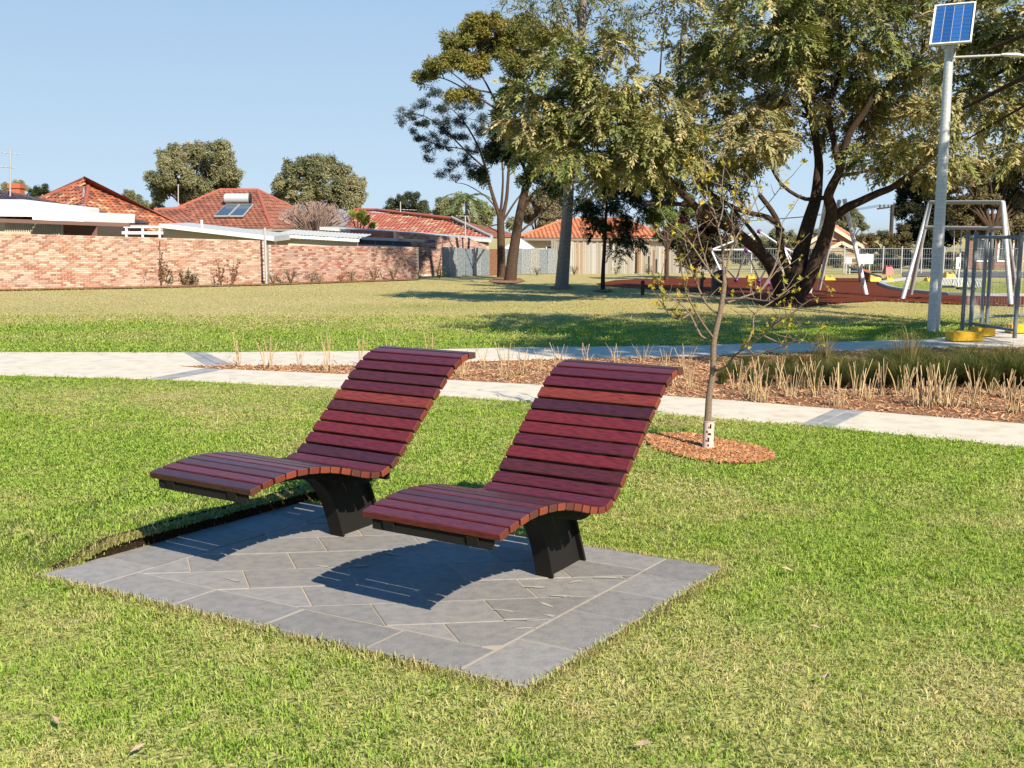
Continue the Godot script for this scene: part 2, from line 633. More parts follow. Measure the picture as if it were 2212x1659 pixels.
func rail_mesh(from: int, to: int, drop0: float, drop1: float, w: float) -> ArrayMesh:
	var c := []
	for i in range(from, to + 1):
		c.append(prof(i))
	c = curve(c, 3)
	var st := start()
	var prev := []
	for i in c.size():
		var a: Vector3 = c[maxi(i - 1, 0)]
		var b: Vector3 = c[mini(i + 1, c.size() - 1)]
		var t := (b - a).normalized()
		var n := Vector3(-t.y, t.x, 0)
		var top: Vector3 = c[i] - n * drop0
		var bot: Vector3 = c[i] - n * drop1
		var z := Vector3(0, 0, w / 2.0)
		var r := [bot - z, bot + z, top + z, top - z]
		if i > 0:
			for k in 4:
				var j := (k + 1) % 4
				q4(st, prev[k], prev[j], r[j], r[k])
		else:
			q4(st, r[0], r[1], r[2], r[3])
		if i == c.size() - 1:
			q4(st, r[3], r[2], r[1], r[0])
		prev = r
	return st.commit()

func lounger(label: String, where: Vector3, turn: float, tints: Array, ends: Array) -> void:
	var o := thing("sun_lounger", label, "sun lounger", where, turn, "timber loungers on the paved pad")
	var mesh: ArrayMesh = M.slat
	for i in 25:
		var p := prof(i)
		var t := (prof(i + 1) - p).normalized()
		var n := Vector3(-t.y, t.x, 0)
		var s := part("slat", mesh if i < 12 else M.slat_back, null, o)
		s.set_surface_override_material(0, M.wood[tints[i]])
		s.set_surface_override_material(1, M.wood_end[ends[i]])
		var c := p + t * 0.033 - n * 0.015
		s.transform = Transform3D(Basis(t, n, Vector3(0, 0, 1)), c + Vector3(0, 0, [0.0, 0.002, -0.0015, 0.001][(i * 7 + ends[i]) % 4]))
	for z in [-0.2, 0.2]:
		var r := part("rail", M.rail, M.black_metal, o)
		r.position.z = z
	for k in [[0, 0.030], [24, 0.030]]:
		var p := prof(k[0])
		var t := (prof(k[0] + 1) - p).normalized()
		var n := Vector3(-t.y, t.x, 0)
		var st := start()
		box(st, Transform3D(Basis(t, n, Vector3(0, 0, 1)), p + t * k[1] - n * 0.0545), Vector3(0.03, 0.045, 0.35), 0.002)
		part("cross_bar", st.commit(), M.black_metal, o)
	var st2 := start()
	box(st2, Transform3D(Basis(), prof(0) + Vector3(0.024, -0.052, 0)), Vector3(0.012, 0.040, 0.575), 0.002)
	part("front_bar", st2.commit(), M.black_metal, o)
	part("post", M.post, M.black_metal, o)

func lounger_parts() -> void:
	M.slat = slat_mesh(Vector3(0.0632, 0.030, 0.65))
	M.slat_back = slat_mesh(Vector3(0.0662, 0.034, 0.65))
	M.rail = rail_mesh(0, 25, 0.0305, 0.070, 0.05)
	# the post: a web between a front and a rear flange that sweep up under the seat
	var f := curve([Vector3(-0.165, 0.0, 0), Vector3(-0.195, 0.1, 0), Vector3(-0.235, 0.2, 0), Vector3(-0.29, 0.28, 0), Vector3(-0.36, 0.345, 0), Vector3(-0.44, 0.398, 0)], 3)
	var r := curve([Vector3(0.17, 0.0, 0), Vector3(0.14, 0.07, 0), Vector3(0.108, 0.14, 0), Vector3(0.078, 0.21, 0), Vector3(0.045, 0.28, 0), Vector3(0.02, 0.345, 0)], 3)
	var st := start()
	for e in [[f, 1.0], [r, -1.0]]:
		var c: Array = e[0]
		var prev := []
		for i in c.size():
			var t: Vector3 = (c[mini(i + 1, c.size() - 1)] - c[maxi(i - 1, 0)]).normalized()
			var n: Vector3 = Vector3(t.y, -t.x, 0) * e[1]
			var z := Vector3(0, 0, 0.045)
			var ring: Array = [c[i] - z, c[i] + z, c[i] + n * 0.014 + z, c[i] + n * 0.014 - z]
			if e[1] < 0:
				ring.reverse()
			if i > 0:
				for k in 4:
					var j := (k + 1) % 4
					q4(st, prev[k], prev[j], ring[j], ring[k])
			prev = ring
		q4(st, prev[0], prev[1], prev[2], prev[3])
	for i in f.size() - 1:
		for sg in [-1.0, 1.0]:
			var z := Vector3(0, 0, 0.018 * sg)
			if sg > 0:
				q4(st, f[i] + z, r[i] + z, r[i + 1] + z, f[i + 1] + z)
			else:
				q4(st, f[i + 1] + z, r[i + 1] + z, r[i] + z, f[i] + z)
	# saddle that carries the rails
	for u in [-0.33, -0.14, 0.0]:
		var y := 0.40 if u < -0.2 else (0.355 if u < -0.1 else 0.325)
		bx(st, Vector3(u, y, 0), Vector3(0.03, 0.05, 0.44), 0.002)
	M.post = st.commit()

# ---------- paved pad ----------
const PAD := [Vector2(0.0556, -3.5708), Vector2(-2.205, -4.8114), Vector2(1.0166, -4.915)]   # near, left and right corners

func pad(u: float, v: float) -> Vector2:
	return PAD[0] + (PAD[1] - PAD[0]) * u + (PAD[2] - PAD[0]) * v

func paved_pad() -> void:
	var o := thing("paving", "", "")
	o.set_meta("kind", "structure")
	o.set_meta("label", "square pad of grey stone pavers under the two timber loungers")
	var polys := []
	var ub := [0.0, 0.112, 0.277, 0.475, 0.67, 0.865, 1.0]
	for i in range(1, 5):
		polys.append(PackedVector2Array([pad(ub[i], 0), pad(ub[i + 1], 0), pad(ub[i + 1], 0.142), pad(ub[i], 0.142)]))
		polys.append(PackedVector2Array([pad(ub[i] + 0.03, 0.862), pad(ub[i + 1] + (0.03 if i < 4 else 0.0), 0.862), pad(ub[i + 1] + (0.03 if i < 4 else 0.0), 1), pad(ub[i] + (0.03 if i > 1 else 0.0), 1)]))
	polys[1][0] = pad(0.112, 0.862)
	polys[1][3] = pad(0.112, 1.0)
	var vb := [0.0, 0.23, 0.465, 0.656, 0.822, 1.0]
	for i in 5:
		polys.append(PackedVector2Array([pad(0, vb[i]), pad(0.112, vb[i]), pad(0.112, vb[i + 1]), pad(0, vb[i + 1])]))
	var vl := [0.0, 0.2, 0.41, 0.62, 0.81, 1.0]
	for i in 5:
		polys.append(PackedVector2Array([pad(0.865, vl[i]), pad(1, vl[i]), pad(1, vl[i + 1]), pad(0.865, vl[i + 1])]))
	var inner := PackedVector2Array([pad(0.112, 0.142), pad(0.865, 0.142), pad(0.865, 0.862), pad(0.112, 0.862)])
	var d := Vector2(0.9945, -0.105)
	var cross := Vector2(-0.35, -0.937)
	var down := {0: -0.609, 1: -0.465, 2: -0.789, 3: -0.635}
	for k in range(-3, 9):
		var c := -4.447 - 0.262 * k    # upper joint of row k
		var x0: float = down[k] if down.has(k) else (-0.62 if k % 2 == 0 else -0.38) - 0.1 * k
		for j in range(-8, 9):
			var x := x0 + 0.487 * j
			var y := (c - 0.105 * x) / 0.9945
			var a := Vector2(x, y)
			var low := -cross * (0.262 / 0.965)
			var piece := PackedVector2Array([a, a + d * 0.4895, a + d * 0.4895 + low, a + low])
			for cut in Geometry2D.intersect_polygons(piece, inner):
				polys.append(cut)
	var k2 := 0
	for p in polys:
		var sh := Geometry2D.offset_polygon(p, -0.0032, Geometry2D.JOIN_MITER)
		if sh.is_empty() or sh[0].size() < 3:
			continue
		var area := 0.0
		for i in sh[0].size():
			area += sh[0][i].cross(sh[0][(i + 1) % sh[0].size()])
		if absf(area) < 0.003:
			continue
		var st := start()
		var lift := rng.randf_range(-0.0015, 0.0015)
		prism(st, sh[0], -0.05, lift, 0.003)
		part("paver", st.commit(), M.paver[k2 % M.paver.size()], o)
		k2 += 1
	var st2 := start()
	prism(st2, PackedVector2Array([pad(0.003, 0.003), pad(0.997, 0.003), pad(0.997, 0.997), pad(0.003, 0.997)]), -0.06, -0.0035)
	part("joint_sand", st2.commit(), M.sand, o)
	# mortar smears beside some joints
	st2 = start()
	for q in [[-0.02, -4.32, 0.3, 0.16], [0.14, -4.40, 0.9, 0.10], [0.03, -4.22, -0.1, 0.2], [0.22, -4.50, 0.2, 0.13], [-0.90, -4.92, 0.2, 0.14], [-0.72, -4.93, -0.25, 0.13], [0.10, -4.62, 0.1, 0.14], [0.05, -4.12, 0.0, 0.1], [0.45, -4.75, 0.1, 0.16], [-1.28, -4.72, 0.4, 0.1], [0.30, -4.70, -0.5, 0.12], [-0.6, -5.12, 0.5, 0.12], [0.16, -4.26, 0.5, 0.09]]:
		var poly := PackedVector2Array()
		for i in 10:
			var a := TAU * i / 10.0
			var r := Vector2(cos(a) * q[3] * 0.5, sin(a) * 0.012) * rng.randf_range(0.35, 1.2)
			poly.append(Vector2(q[0], q[1]) + r.rotated(q[2]))
		var idx := Geometry2D.triangulate_polygon(poly)
		for i in range(0, idx.size(), 3):
			var a := Vector3(poly[idx[i]].x, 0.0032, poly[idx[i]].y)
			var b := Vector3(poly[idx[i + 1]].x, 0.0032, poly[idx[i + 1]].y)
			var c := Vector3(poly[idx[i + 2]].x, 0.0032, poly[idx[i + 2]].y)
			if (b - a).cross(c - a).y > 0:
				t3(st2, a, b, c)
			else:
				t3(st2, a, c, b)
	part("mortar_smears", st2.commit(), M.mortar, o, "stuff")

# ---------- lawn ----------
var keep_out := []
var keep_box := []

func no_grass(poly: PackedVector2Array) -> void:
	var r := Rect2(poly[0], Vector2.ZERO)
	for p in poly:
		r = r.expand(p)
	keep_out.append(poly)
	keep_box.append(r)

func is_lawn(p: Vector2) -> bool:
	for i in keep_out.size():
		if keep_box[i].has_point(p) and Geometry2D.is_point_in_polygon(p, keep_out[i]):
			return false
	return true

func bank(p: Vector2) -> float:   # the turf stands proud of the pad along its left side
	var e := PAD[2] - PAD[0]
	var l := PAD[1] - PAD[0]
	var q := p - PAD[1]
	var den := l.x * e.y - l.y * e.x
	var u := (q.x * e.y - q.y * e.x) / den * l.length()
	var v := (l.x * q.y - l.y * q.x) / den
	if u < -0.005 or v < 0.0 or v > 1.25:
		return 0.0
	return 0.075 * smoothstep(0.02, 0.25, v) * (1.0 - smoothstep(1.08, 1.25, v)) * (1.0 - smoothstep(0.05, 1.1, u))

func dryness(p: Vector2) -> float:
	var d := -p.y
	var base := 0.34 + 0.6 * n1.get_noise_2d(p.x, p.y) + 0.42 * n2.get_noise_2d(p.x, p.y) + 0.35 * n2.get_noise_2d(p.x * 4.0, p.y * 4.0)
	if d > 11.0 and d < 17.5:
		base -= 0.22
	elif d < 5.0:
		base += 0.02
	elif d < 11.0:
		base -= 0.04
	base += 0.75 * smoothstep(15.5, 25.0, d + 2.0 * n1.get_noise_2d(p.x * 0.4, p.y * 3.0))
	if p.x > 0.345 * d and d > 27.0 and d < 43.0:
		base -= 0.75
	return clampf(base, 0.0, 1.0)

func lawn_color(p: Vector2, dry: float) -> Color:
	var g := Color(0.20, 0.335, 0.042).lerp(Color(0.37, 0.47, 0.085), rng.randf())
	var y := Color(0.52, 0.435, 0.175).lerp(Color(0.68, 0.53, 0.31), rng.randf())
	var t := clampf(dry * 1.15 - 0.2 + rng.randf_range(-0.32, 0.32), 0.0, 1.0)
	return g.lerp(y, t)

func tuft(n: int, h: float, w: float, spread: float, sd: int) -> ArrayMesh:
	var r := RandomNumberGenerator.new()
	r.seed = sd
	var st := start()
	for i in n:
		var a := r.randf() * TAU
		var c := Vector3(cos(r.randf() * TAU), 0, sin(r.randf() * TAU)) * spread * sqrt(r.randf())
		var out := Vector3(cos(a), 0, sin(a))
		var side := Vector3(-out.z, 0, out.x) * w * r.randf_range(0.6, 1.2) * 0.5
		var l := h * r.randf_range(0.55, 1.15)
		var lean := r.randf_range(0.3, 1.35)
		var mid := c + Vector3.UP * l * (0.6 - 0.18 * lean) + out * l * 0.3 * lean
		var tip := c + Vector3.UP * l * maxf(0.12, 1.0 - 0.68 * lean) + out * l * 0.8 * lean
		var up := Vector3.UP
		var n0 := (side.cross(mid - c).normalized())
		if n0.y < 0:
			n0 = -n0
		n0 = (n0 + up * 1.4).normalized()
		t3n(st, c - side, c + side, mid + side * 0.8, n0, n0, n0)
		t3n(st, c - side, mid + side * 0.8, mid - side * 0.8, n0, n0, n0)
		t3n(st, mid - side * 0.8, mid + side * 0.8, tip, n0, n0, n0)
	return st.commit()

func lawn() -> void:
	# one sheet to the horizon, finer near the viewer
	var xs := [-400.0, -200.0, -120.0]
	for i in range(-70, 71, 4):
		xs.append(float(i))
	xs.append_array([120.0, 200.0, 400.0])
	var zs := [60.0, 10.0]
	for i in range(0, 18, 1):
		zs.append(-float(i))
	for i in range(18, 75, 3):
		zs.append(-float(i))
	zs.append_array([-75.0, -110.0, -200.0, -420.0])
	var st := start()
	for i in xs.size() - 1:
		for j in zs.size() - 1:
			for tr in [[[0, 0], [1, 0], [1, 1]], [[0, 0], [1, 1], [0, 1]]]:
				for k in [0, 2, 1]:
					var x: float = xs[i + tr[k][0]]
					var z: float = zs[j + tr[k][1]]
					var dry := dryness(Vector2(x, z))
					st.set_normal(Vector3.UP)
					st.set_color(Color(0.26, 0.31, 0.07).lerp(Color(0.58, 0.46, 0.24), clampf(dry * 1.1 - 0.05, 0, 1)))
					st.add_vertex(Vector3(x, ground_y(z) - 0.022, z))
	var g := part("ground", st.commit(), M.lawn, self, "structure")
	g.set_meta("label", "lawn of short green and straw coloured grass")
	# the raised turf beside the pad, with its cut face of soil
	st = start()
	var rows := []
	for i in 34:
		var v := 1.25 * i / 33.0
		var row := []
		for j in 9:
			var u := 1.003 + 0.44 * pow(j / 8.0, 1.5)
			var p := pad(u, v)
			row.append(Vector3(p.x, bank(p) - 0.02 + 0.006 * n3.get_noise_2d(p.x * 3, p.y * 3), p.y))
		rows.append(row)
	for i in 33:
		for j in 8:
			q4(st, rows[i][j + 1], rows[i][j], rows[i + 1][j], rows[i + 1][j + 1])
	part("turf_bank", st.commit(), M.turf, self, "structure")
	st = start()
	var prev := []
	for i in 120:
		var v := 0.04 + 1.16 * i / 119.0
		var p := pad(1.0 + 0.004 * n3.get_noise_2d(i * 3.0, 0), v)
		var hh := bank(pad(1.003, v)) + 0.012
		var e := (PAD[1] - PAD[0]).normalized()
		var b0 := Vector3(p.x, -0.02, p.y)
		var w := 0.012 * n3.get_noise_2d(i * 9.0, 5.0)
		var b1 := Vector3(p.x + e.x * (0.012 + w), hh * 0.55, p.y + e.y * (0.012 + w))
		var b2 := Vector3(p.x + e.x * 0.035, hh, p.y + e.y * 0.035)
		if prev.size():
			q4(st, prev[0], prev[1], b1, b0)
			q4(st, prev[1], prev[2], b2, b1)
			q4(st, prev[0], b0, b1, prev[1])
			q4(st, prev[1], b1, b2, prev[2])
		prev = [b0, b1, b2]
	part("soil_edge", st.commit(), M.soil, self, "structure")
	# grass blades
	var fine := [tuft(12, 0.026, 0.0038, 0.045, 11), tuft(12, 0.031, 0.0038, 0.05, 12), tuft(10, 0.022, 0.0042, 0.05, 13)]
	var mid := [tuft(10, 0.028, 0.0058, 0.07, 21), tuft(10, 0.034, 0.0058, 0.08, 22)]
	var far := [tuft(12, 0.034, 0.012, 0.16, 31), tuft(11, 0.038, 0.013, 0.2, 32)]
	var flat := [tuft(10, 0.026, 0.016, 0.18, 33), tuft(9, 0.032, 0.018, 0.2, 34)]
	var bands := [[2.4, 6.2, 1700.0, fine, "front"], [6.2, 9.5, 950.0, mid, "front"], [9.5, 13.5, 430.0, mid, "front"], [12.5, 21.0, 190.0, far, "back"], [21.0, 42.0, 40.0, flat, "back"]]
	var sets := {}
	for b in bands:
		var d0: float = b[0]
		var d1: float = b[1]
		var w0 := 0.68 * d1 + 0.8
		var count := int((d1 - d0) * 2.0 * w0 * b[2])
		for i in count:
			var p := Vector2(rng.randf_range(-w0, w0), -rng.randf_range(d0, d1))
			if absf(p.x) > -p.y * 0.68 + 0.5:
				continue
			if not is_lawn(p):
				continue
			var v: int = rng.randi() % b[3].size()
			var key: String = b[4] + str(b[3][v].get_instance_id())
			if not sets.has(key):
				sets[key] = [b[4], b[3][v], [], []]
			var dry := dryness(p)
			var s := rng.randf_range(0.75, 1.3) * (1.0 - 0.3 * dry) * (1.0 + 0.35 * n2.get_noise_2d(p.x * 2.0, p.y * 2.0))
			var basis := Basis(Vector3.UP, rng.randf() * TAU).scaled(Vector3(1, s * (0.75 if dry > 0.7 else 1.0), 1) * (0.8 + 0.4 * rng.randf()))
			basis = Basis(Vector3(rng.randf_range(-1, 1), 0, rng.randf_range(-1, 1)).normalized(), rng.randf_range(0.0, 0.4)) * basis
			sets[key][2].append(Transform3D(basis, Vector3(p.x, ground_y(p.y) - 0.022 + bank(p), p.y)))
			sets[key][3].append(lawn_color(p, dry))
	# longer dry tufts that spill over the rim of the pad
	var rim := [tuft(12, 0.06, 0.0042, 0.04, 41)]
	var rx := []
	var rc := []
	for side in [[0, 0], [1, 0], [2, 0], [3, 0]]:
		for i in (900 if side[0] == 3 else 420):
			var t := rng.randf()
			var p: Vector2 = [pad(t, -0.006), pad(-0.004, t), pad(t, 1.008), pad(1.006, t * 1.1)][side[0]]
			p += Vector2(rng.randf_range(-0.02, 0.02), rng.randf_range(-0.02, 0.02))
			rx.append(Transform3D(Basis(Vector3.UP, rng.randf() * TAU).scaled(Vector3.ONE * rng.randf_range(0.5, 1.0)), Vector3(p.x, -0.024 + bank(p), p.y)))
			rc.append(Color(0.46, 0.37, 0.19).lerp(lawn_color(p, 0.5), rng.randf()))
	sets["rim"] = ["front", rim[0], rx, rc]
	var first := {}
	for key in sets:
		var s: Array = sets[key]
		var o := scatter("grass", s[1], M.grass, s[2], s[3], self)
		o.set_meta("label", "short lawn grass around the paved pad" if s[0] == "front" else "dry and green lawn grass behind the footpath")

func litter(called: String, label: String, poly: PackedVector2Array, count: int, size: Vector3, cols: Array, parent: Node, lift := 0.0) -> void:
	var r := Rect2(poly[0], Vector2.ZERO)
	for p in poly:
		r = r.expand(p)
	var st := start()
	bx(st, Vector3.ZERO, size)
	var xs := []
	var cs := []
	var tries := 0
	while xs.size() < count and tries < count * 8:
		tries += 1
		var p := Vector2(rng.randf_range(r.position.x, r.end.x), rng.randf_range(r.position.y, r.end.y))
		if not Geometry2D.is_point_in_polygon(p, poly):
			continue
		var b := Basis(Vector3.UP, rng.randf() * TAU) * Basis(Vector3(0, 0, 1), rng.randf_range(-0.5, 0.5)) * Basis(Vector3.RIGHT, rng.randf_range(-0.6, 0.6))
		b = b.scaled(Vector3.ONE * rng.randf_range(0.5, 1.5))
		xs.append(Transform3D(b, Vector3(p.x, ground_y(p.y) + lift + rng.randf_range(0.0, size.y * 2.0), p.y)))
		var c: Color = cols[rng.randi() % cols.size()]
		cs.append(c * rng.randf_range(0.7, 1.25))
	var o := scatter(called, st.commit(), M.tinted, xs, cs, parent)
	if label:
		o.set_meta("label", label)

# ---------- footpaths, bed and planting ----------
func flat_slab(called: String, poly: PackedVector2Array, y0: float, y1: float, m: Material, parent: Node, kind := "") -> MeshInstance3D:
	var st := start()
	prism(st, poly, y0, y1, 0.004)
	return part(called, st.commit(), m, parent, kind)

func footpaths() -> void:
	var left := gps([[-640, 757.5], [397, 759], [443, 786.6], [373, 787.6], [443, 793.2], [322, 815], [-640, 790]])
	var far := gps([[443, 759], [784, 756], [1143, 748], [1511, 744], [1622, 740], [1835, 736], [2022, 730], [2090, 718], [2212, 702], [2420, 692], [2420, 752], [2212, 748], [2022, 748], [1835, 755], [1622, 761], [1511, 767], [1278, 772], [1143, 774], [747, 785.5], [504, 786]])
	var near := gps([[490, 795], [747, 806], [967, 818], [1174, 829], [1427, 851], [1622, 865], [1801, 880], [1729, 912], [1622, 906], [1416, 888], [1157, 864], [954, 851], [723, 834], [373, 817]])
	var right := gps([[1871, 885], [2212, 912], [2520, 938], [2520, 992], [2212, 961], [1798, 920]])
	for p in [left, far, near, right]:
		no_grass(p)
		flat_slab("footpath", p, -0.12, -0.012, M.concrete, self, "structure")
	for b in [[[397, 759], [443, 759], [504, 786], [443, 786.8]], [[443, 793.2], [490, 795], [373, 817], [322, 815]], [[1801, 880], [1871, 885], [1798, 920], [1729, 912]]]:
		var q := gps(b)
		no_grass(q)
		var band := thing("paving_band", "", "")
		band.set_meta("kind", "structure")
		for i in 5:
			for j in 2:
				var c := PackedVector2Array()
				for k in [[i, j], [i, j + 1], [i + 1, j + 1], [i + 1, j]]:
					var a := q[0].lerp(q[3], k[0] / 5.0)
					var e := q[1].lerp(q[2], k[0] / 5.0)
					c.append(a.lerp(e, k[1] / 2.0))
				var s := Geometry2D.offset_polygon(c, -0.004, Geometry2D.JOIN_MITER)
				flat_slab("paver", s[0], -0.1, -0.011, M.band[(i + j) % 3], band)
	var bed := gps([[373, 787.6], [443, 786.7], [504, 786], [747, 785.5], [1143, 774], [1278, 772], [1511, 767], [1622, 761], [1835, 755], [2022, 748], [2212, 748], [2420, 752], [2520, 938], [2212, 912], [1871, 885], [1801, 880], [1622, 865], [1427, 851], [1174, 829], [967, 818], [747, 806], [490, 795], [443, 793]])
	no_grass(bed)
	var st := start()
	sheet(st, bed, -0.018)
	part("mulch_bed", st.commit(), M.mulch, self, "structure")
	litter("mulch", "brown bark and straw mulch between the two footpaths", bed, 14000, Vector3(0.04, 0.006, 0.009), [lin2(0.37, 0.195, 0.105), lin2(0.42, 0.23, 0.125), lin2(0.32, 0.16, 0.085), lin2(0.47, 0.30, 0.18)], self, -0.016)
	var ring := gps([[1385, 945], [1402, 938], [1440, 934], [1490, 935], [1545, 945], [1610, 957], [1650, 965], [1672, 978], [1668, 990], [1640, 996], [1590, 998], [1540, 995], [1480, 985], [1420, 968]])
	no_grass(ring)
	st = start()
	sheet(st, ring, -0.012)
	part("mulch_ring", st.commit(), M.mulch, self, "structure")
	litter("mulch", "orange brown wood chips round the foot of the sapling", ring, 4200, Vector3(0.03, 0.006, 0.010), [lin2(0.33, 0.145, 0.062), lin2(0.38, 0.18, 0.085), lin2(0.27, 0.115, 0.05), lin2(0.44, 0.25, 0.13)], self, -0.010)

func lin2(r: float, g: float, b: float) -> Color:
	return Color(r, g, b)

func stubble_mesh(n: int, h: float, spread: float, r: float, sd: int) -> ArrayMesh:
	var q := RandomNumberGenerator.new()
	q.seed = sd
	var st := start()
	for i in n:
		var a := q.randf() * TAU
		var c := Vector3(cos(a), 0, sin(a)) * spread * sqrt(q.randf())
		var lean := Vector3(cos(a), 0, sin(a)) * q.randf_range(-0.15, 0.35) + Vector3(q.randf_range(-0.18, 0.18), 0, q.randf_range(-0.18, 0.18))
		var l := h * q.randf_range(0.4, 1.0) if q.randf() < 0.8 else h * 0.4
		var w := r * q.randf_range(0.4, 1.05)
		var t := q.randf()
		st.set_color(Color(0.42, 0.28, 0.15).lerp(Color(0.60, 0.45, 0.27), t) * q.randf_range(0.55, 1.1))
		var k := c + Vector3(0, l * 0.5, 0) + lean * l * 0.4
		tube(st, [c - Vector3(0, 0.03, 0), k, c + Vector3(0, l, 0) + lean * l], [w, w * 0.9, w * 0.75], 4)
	for i in n:   # bent leaf blades about the foot
		var a := q.randf() * TAU
		var o := Vector3(cos(a), 0, sin(a))
		var s := Vector3(-o.z, 0, o.x) * 0.004
		var c := o * spread * q.randf()
		var l := h * q.randf_range(0.25, 0.6)
		st.set_color(Color(0.52, 0.38, 0.2) * q.randf_range(0.6, 1.0))
		t3(st, c - s, c + s, c + o * l * 0.5 + Vector3(0, l * 0.45, 0))
		t3(st, c + o * l * 0.5 + Vector3(0, l * 0.45, 0) + s, c + o * l * 0.5 + Vector3(0, l * 0.45, 0) - s, c + o * l + Vector3(0, l * 0.1, 0))
	return st.commit()

func stubble() -> void:
	var kinds := [stubble_mesh(7, 0.42, 0.04, 0.006, 51), stubble_mesh(11, 0.36, 0.055, 0.006, 52), stubble_mesh(15, 0.36, 0.075, 0.0065, 53), stubble_mesh(30, 0.40, 0.13, 0.007, 54), stubble_mesh(9, 0.40, 0.045, 0.006, 55)]
	var hs := [0.42, 0.36, 0.36, 0.40, 0.40]
	var rows := [
		[514, 787, 706, 0, "tall thin clump of dry stalks nearest the fork of the footpaths"], [577, 793, 722, 4, "dry stalk clump second along the narrow end of the bed"], [648, 789, 735, 0, "short sparse stalks standing third along the narrow end of the bed"], [707, 799, 712, 1, "broad pale stalk clump left of the left lounger's headrest"],
		[782, 786, 705, 0, ""], [842, 781, 715, 0, ""], [930, 780, 712, 4, ""], [997, 809, 752, 2, "dry stalk clump directly behind the left lounger's headrest end"], [1092, 816, 735, 1, "dry stalk clump in the middle between the two headrests"], [1045, 793, 745, 0, ""], [1130, 806, 752, 4, ""], [1168, 800, 745, 0, ""], [1208, 790, 740, 1, ""], [1265, 782, 738, 1, ""], [1330, 780, 735, 0, ""], [1390, 778, 740, 1, ""], [1440, 790, 745, 0, ""], [1478, 800, 740, 4, ""], [1490, 838, 770, 0, ""], [1448, 830, 782, 1, ""], [1590, 838, 770, 4, ""],
		[1620, 856, 772, 2, ""], [1646, 866, 768, 2, "pale dry stalk clump just right of the sapling's trunk"], [1683, 836, 765, 1, ""], [1710, 854, 781, 1, ""], [1739, 838, 778, 2, ""], [1763, 852, 770, 2, ""], [1809, 874, 784, 2, "dry stalk clump above the right grey paving band"], [1851, 854, 773, 1, ""], [1875, 862, 792, 0, ""], [1902, 850, 770, 4, ""], [1945, 852, 781, 4, ""], [1961, 850, 785, 1, ""], [2003, 874, 780, 3, "largest bushy clump of cut pale stalks near the right end of the bed"], [2030, 872, 776, 3, "cut stalk clump leaning on the largest bushy one"], [2059, 876, 816, 1, ""], [2099, 876, 813, 2, ""], [2105, 850, 786, 1, ""], [2137, 850, 813, 0, ""], [2174, 856, 792, 2, ""], [2190, 888, 816, 2, "leaning dry stalk clump nearest the footpath at the right edge"], [2215, 862, 800, 2, ""],
	]
	var at_x := []
	for r in rows:
		at_x.append(r[0])
	at_x.sort()
	for r in rows:
		var p := gp(r[0], r[1])
		var s: float = (r[1] - r[2]) / SURVEY_F * -p.z / hs[r[3]]
		var o := part("dry_grass_clump", kinds[r[3]], M.tinted, self)
		o.position = p
		o.rotation.y = rng.randf() * TAU
		o.scale = Vector3(1.0, s, 1.0) * 1.0
		tag(o, r[4] if r[4] else "clump of cut straw coloured stalks in the mulch bed, %s from the left" % place_word(at_x.find(r[0])), "dry grass", "cut grass clumps in the mulch bed")

func tussock_mesh(n: int, h: float, spread: float, sd: int, cols: Array, droop := 0.7) -> ArrayMesh:
	var q := RandomNumberGenerator.new()
	q.seed = sd
	var st := start()
	for i in n:
		var a := q.randf() * TAU
		var o := Vector3(cos(a), 0, sin(a))
		var c := o * spread * 0.25 * q.randf()
		var l := h * q.randf_range(0.5, 1.1)
		var reach := spread * q.randf_range(0.2, 1.0)
		var s := Vector3(-o.z, 0, o.x) * q.randf_range(0.0022, 0.004)
		var prev := c
		st.set_color(cols[q.randi() % cols.size()] * q.randf_range(0.7, 1.2))
		for k in 4:
			var t := (k + 1) / 4.0
			var y := l * (1.6 * t - droop * t * t) / (1.6 - droop * 0.8)
			var p := c + o * reach * t * t + Vector3(0, y, 0)
			var n0 := (s.cross(p - prev)).normalized()
			if n0.y < 0:
				n0 = -n0
			var sa := s * (1.0 - 0.22 * k)
			var sb := s * (0.78 - 0.22 * k)
			t3n(st, prev - sa, prev + sa, p + sb, n0, n0, n0)
			t3n(st, prev - sa, p + sb, p - sb, n0, n0, n0)
			prev = p
	return st.commit()

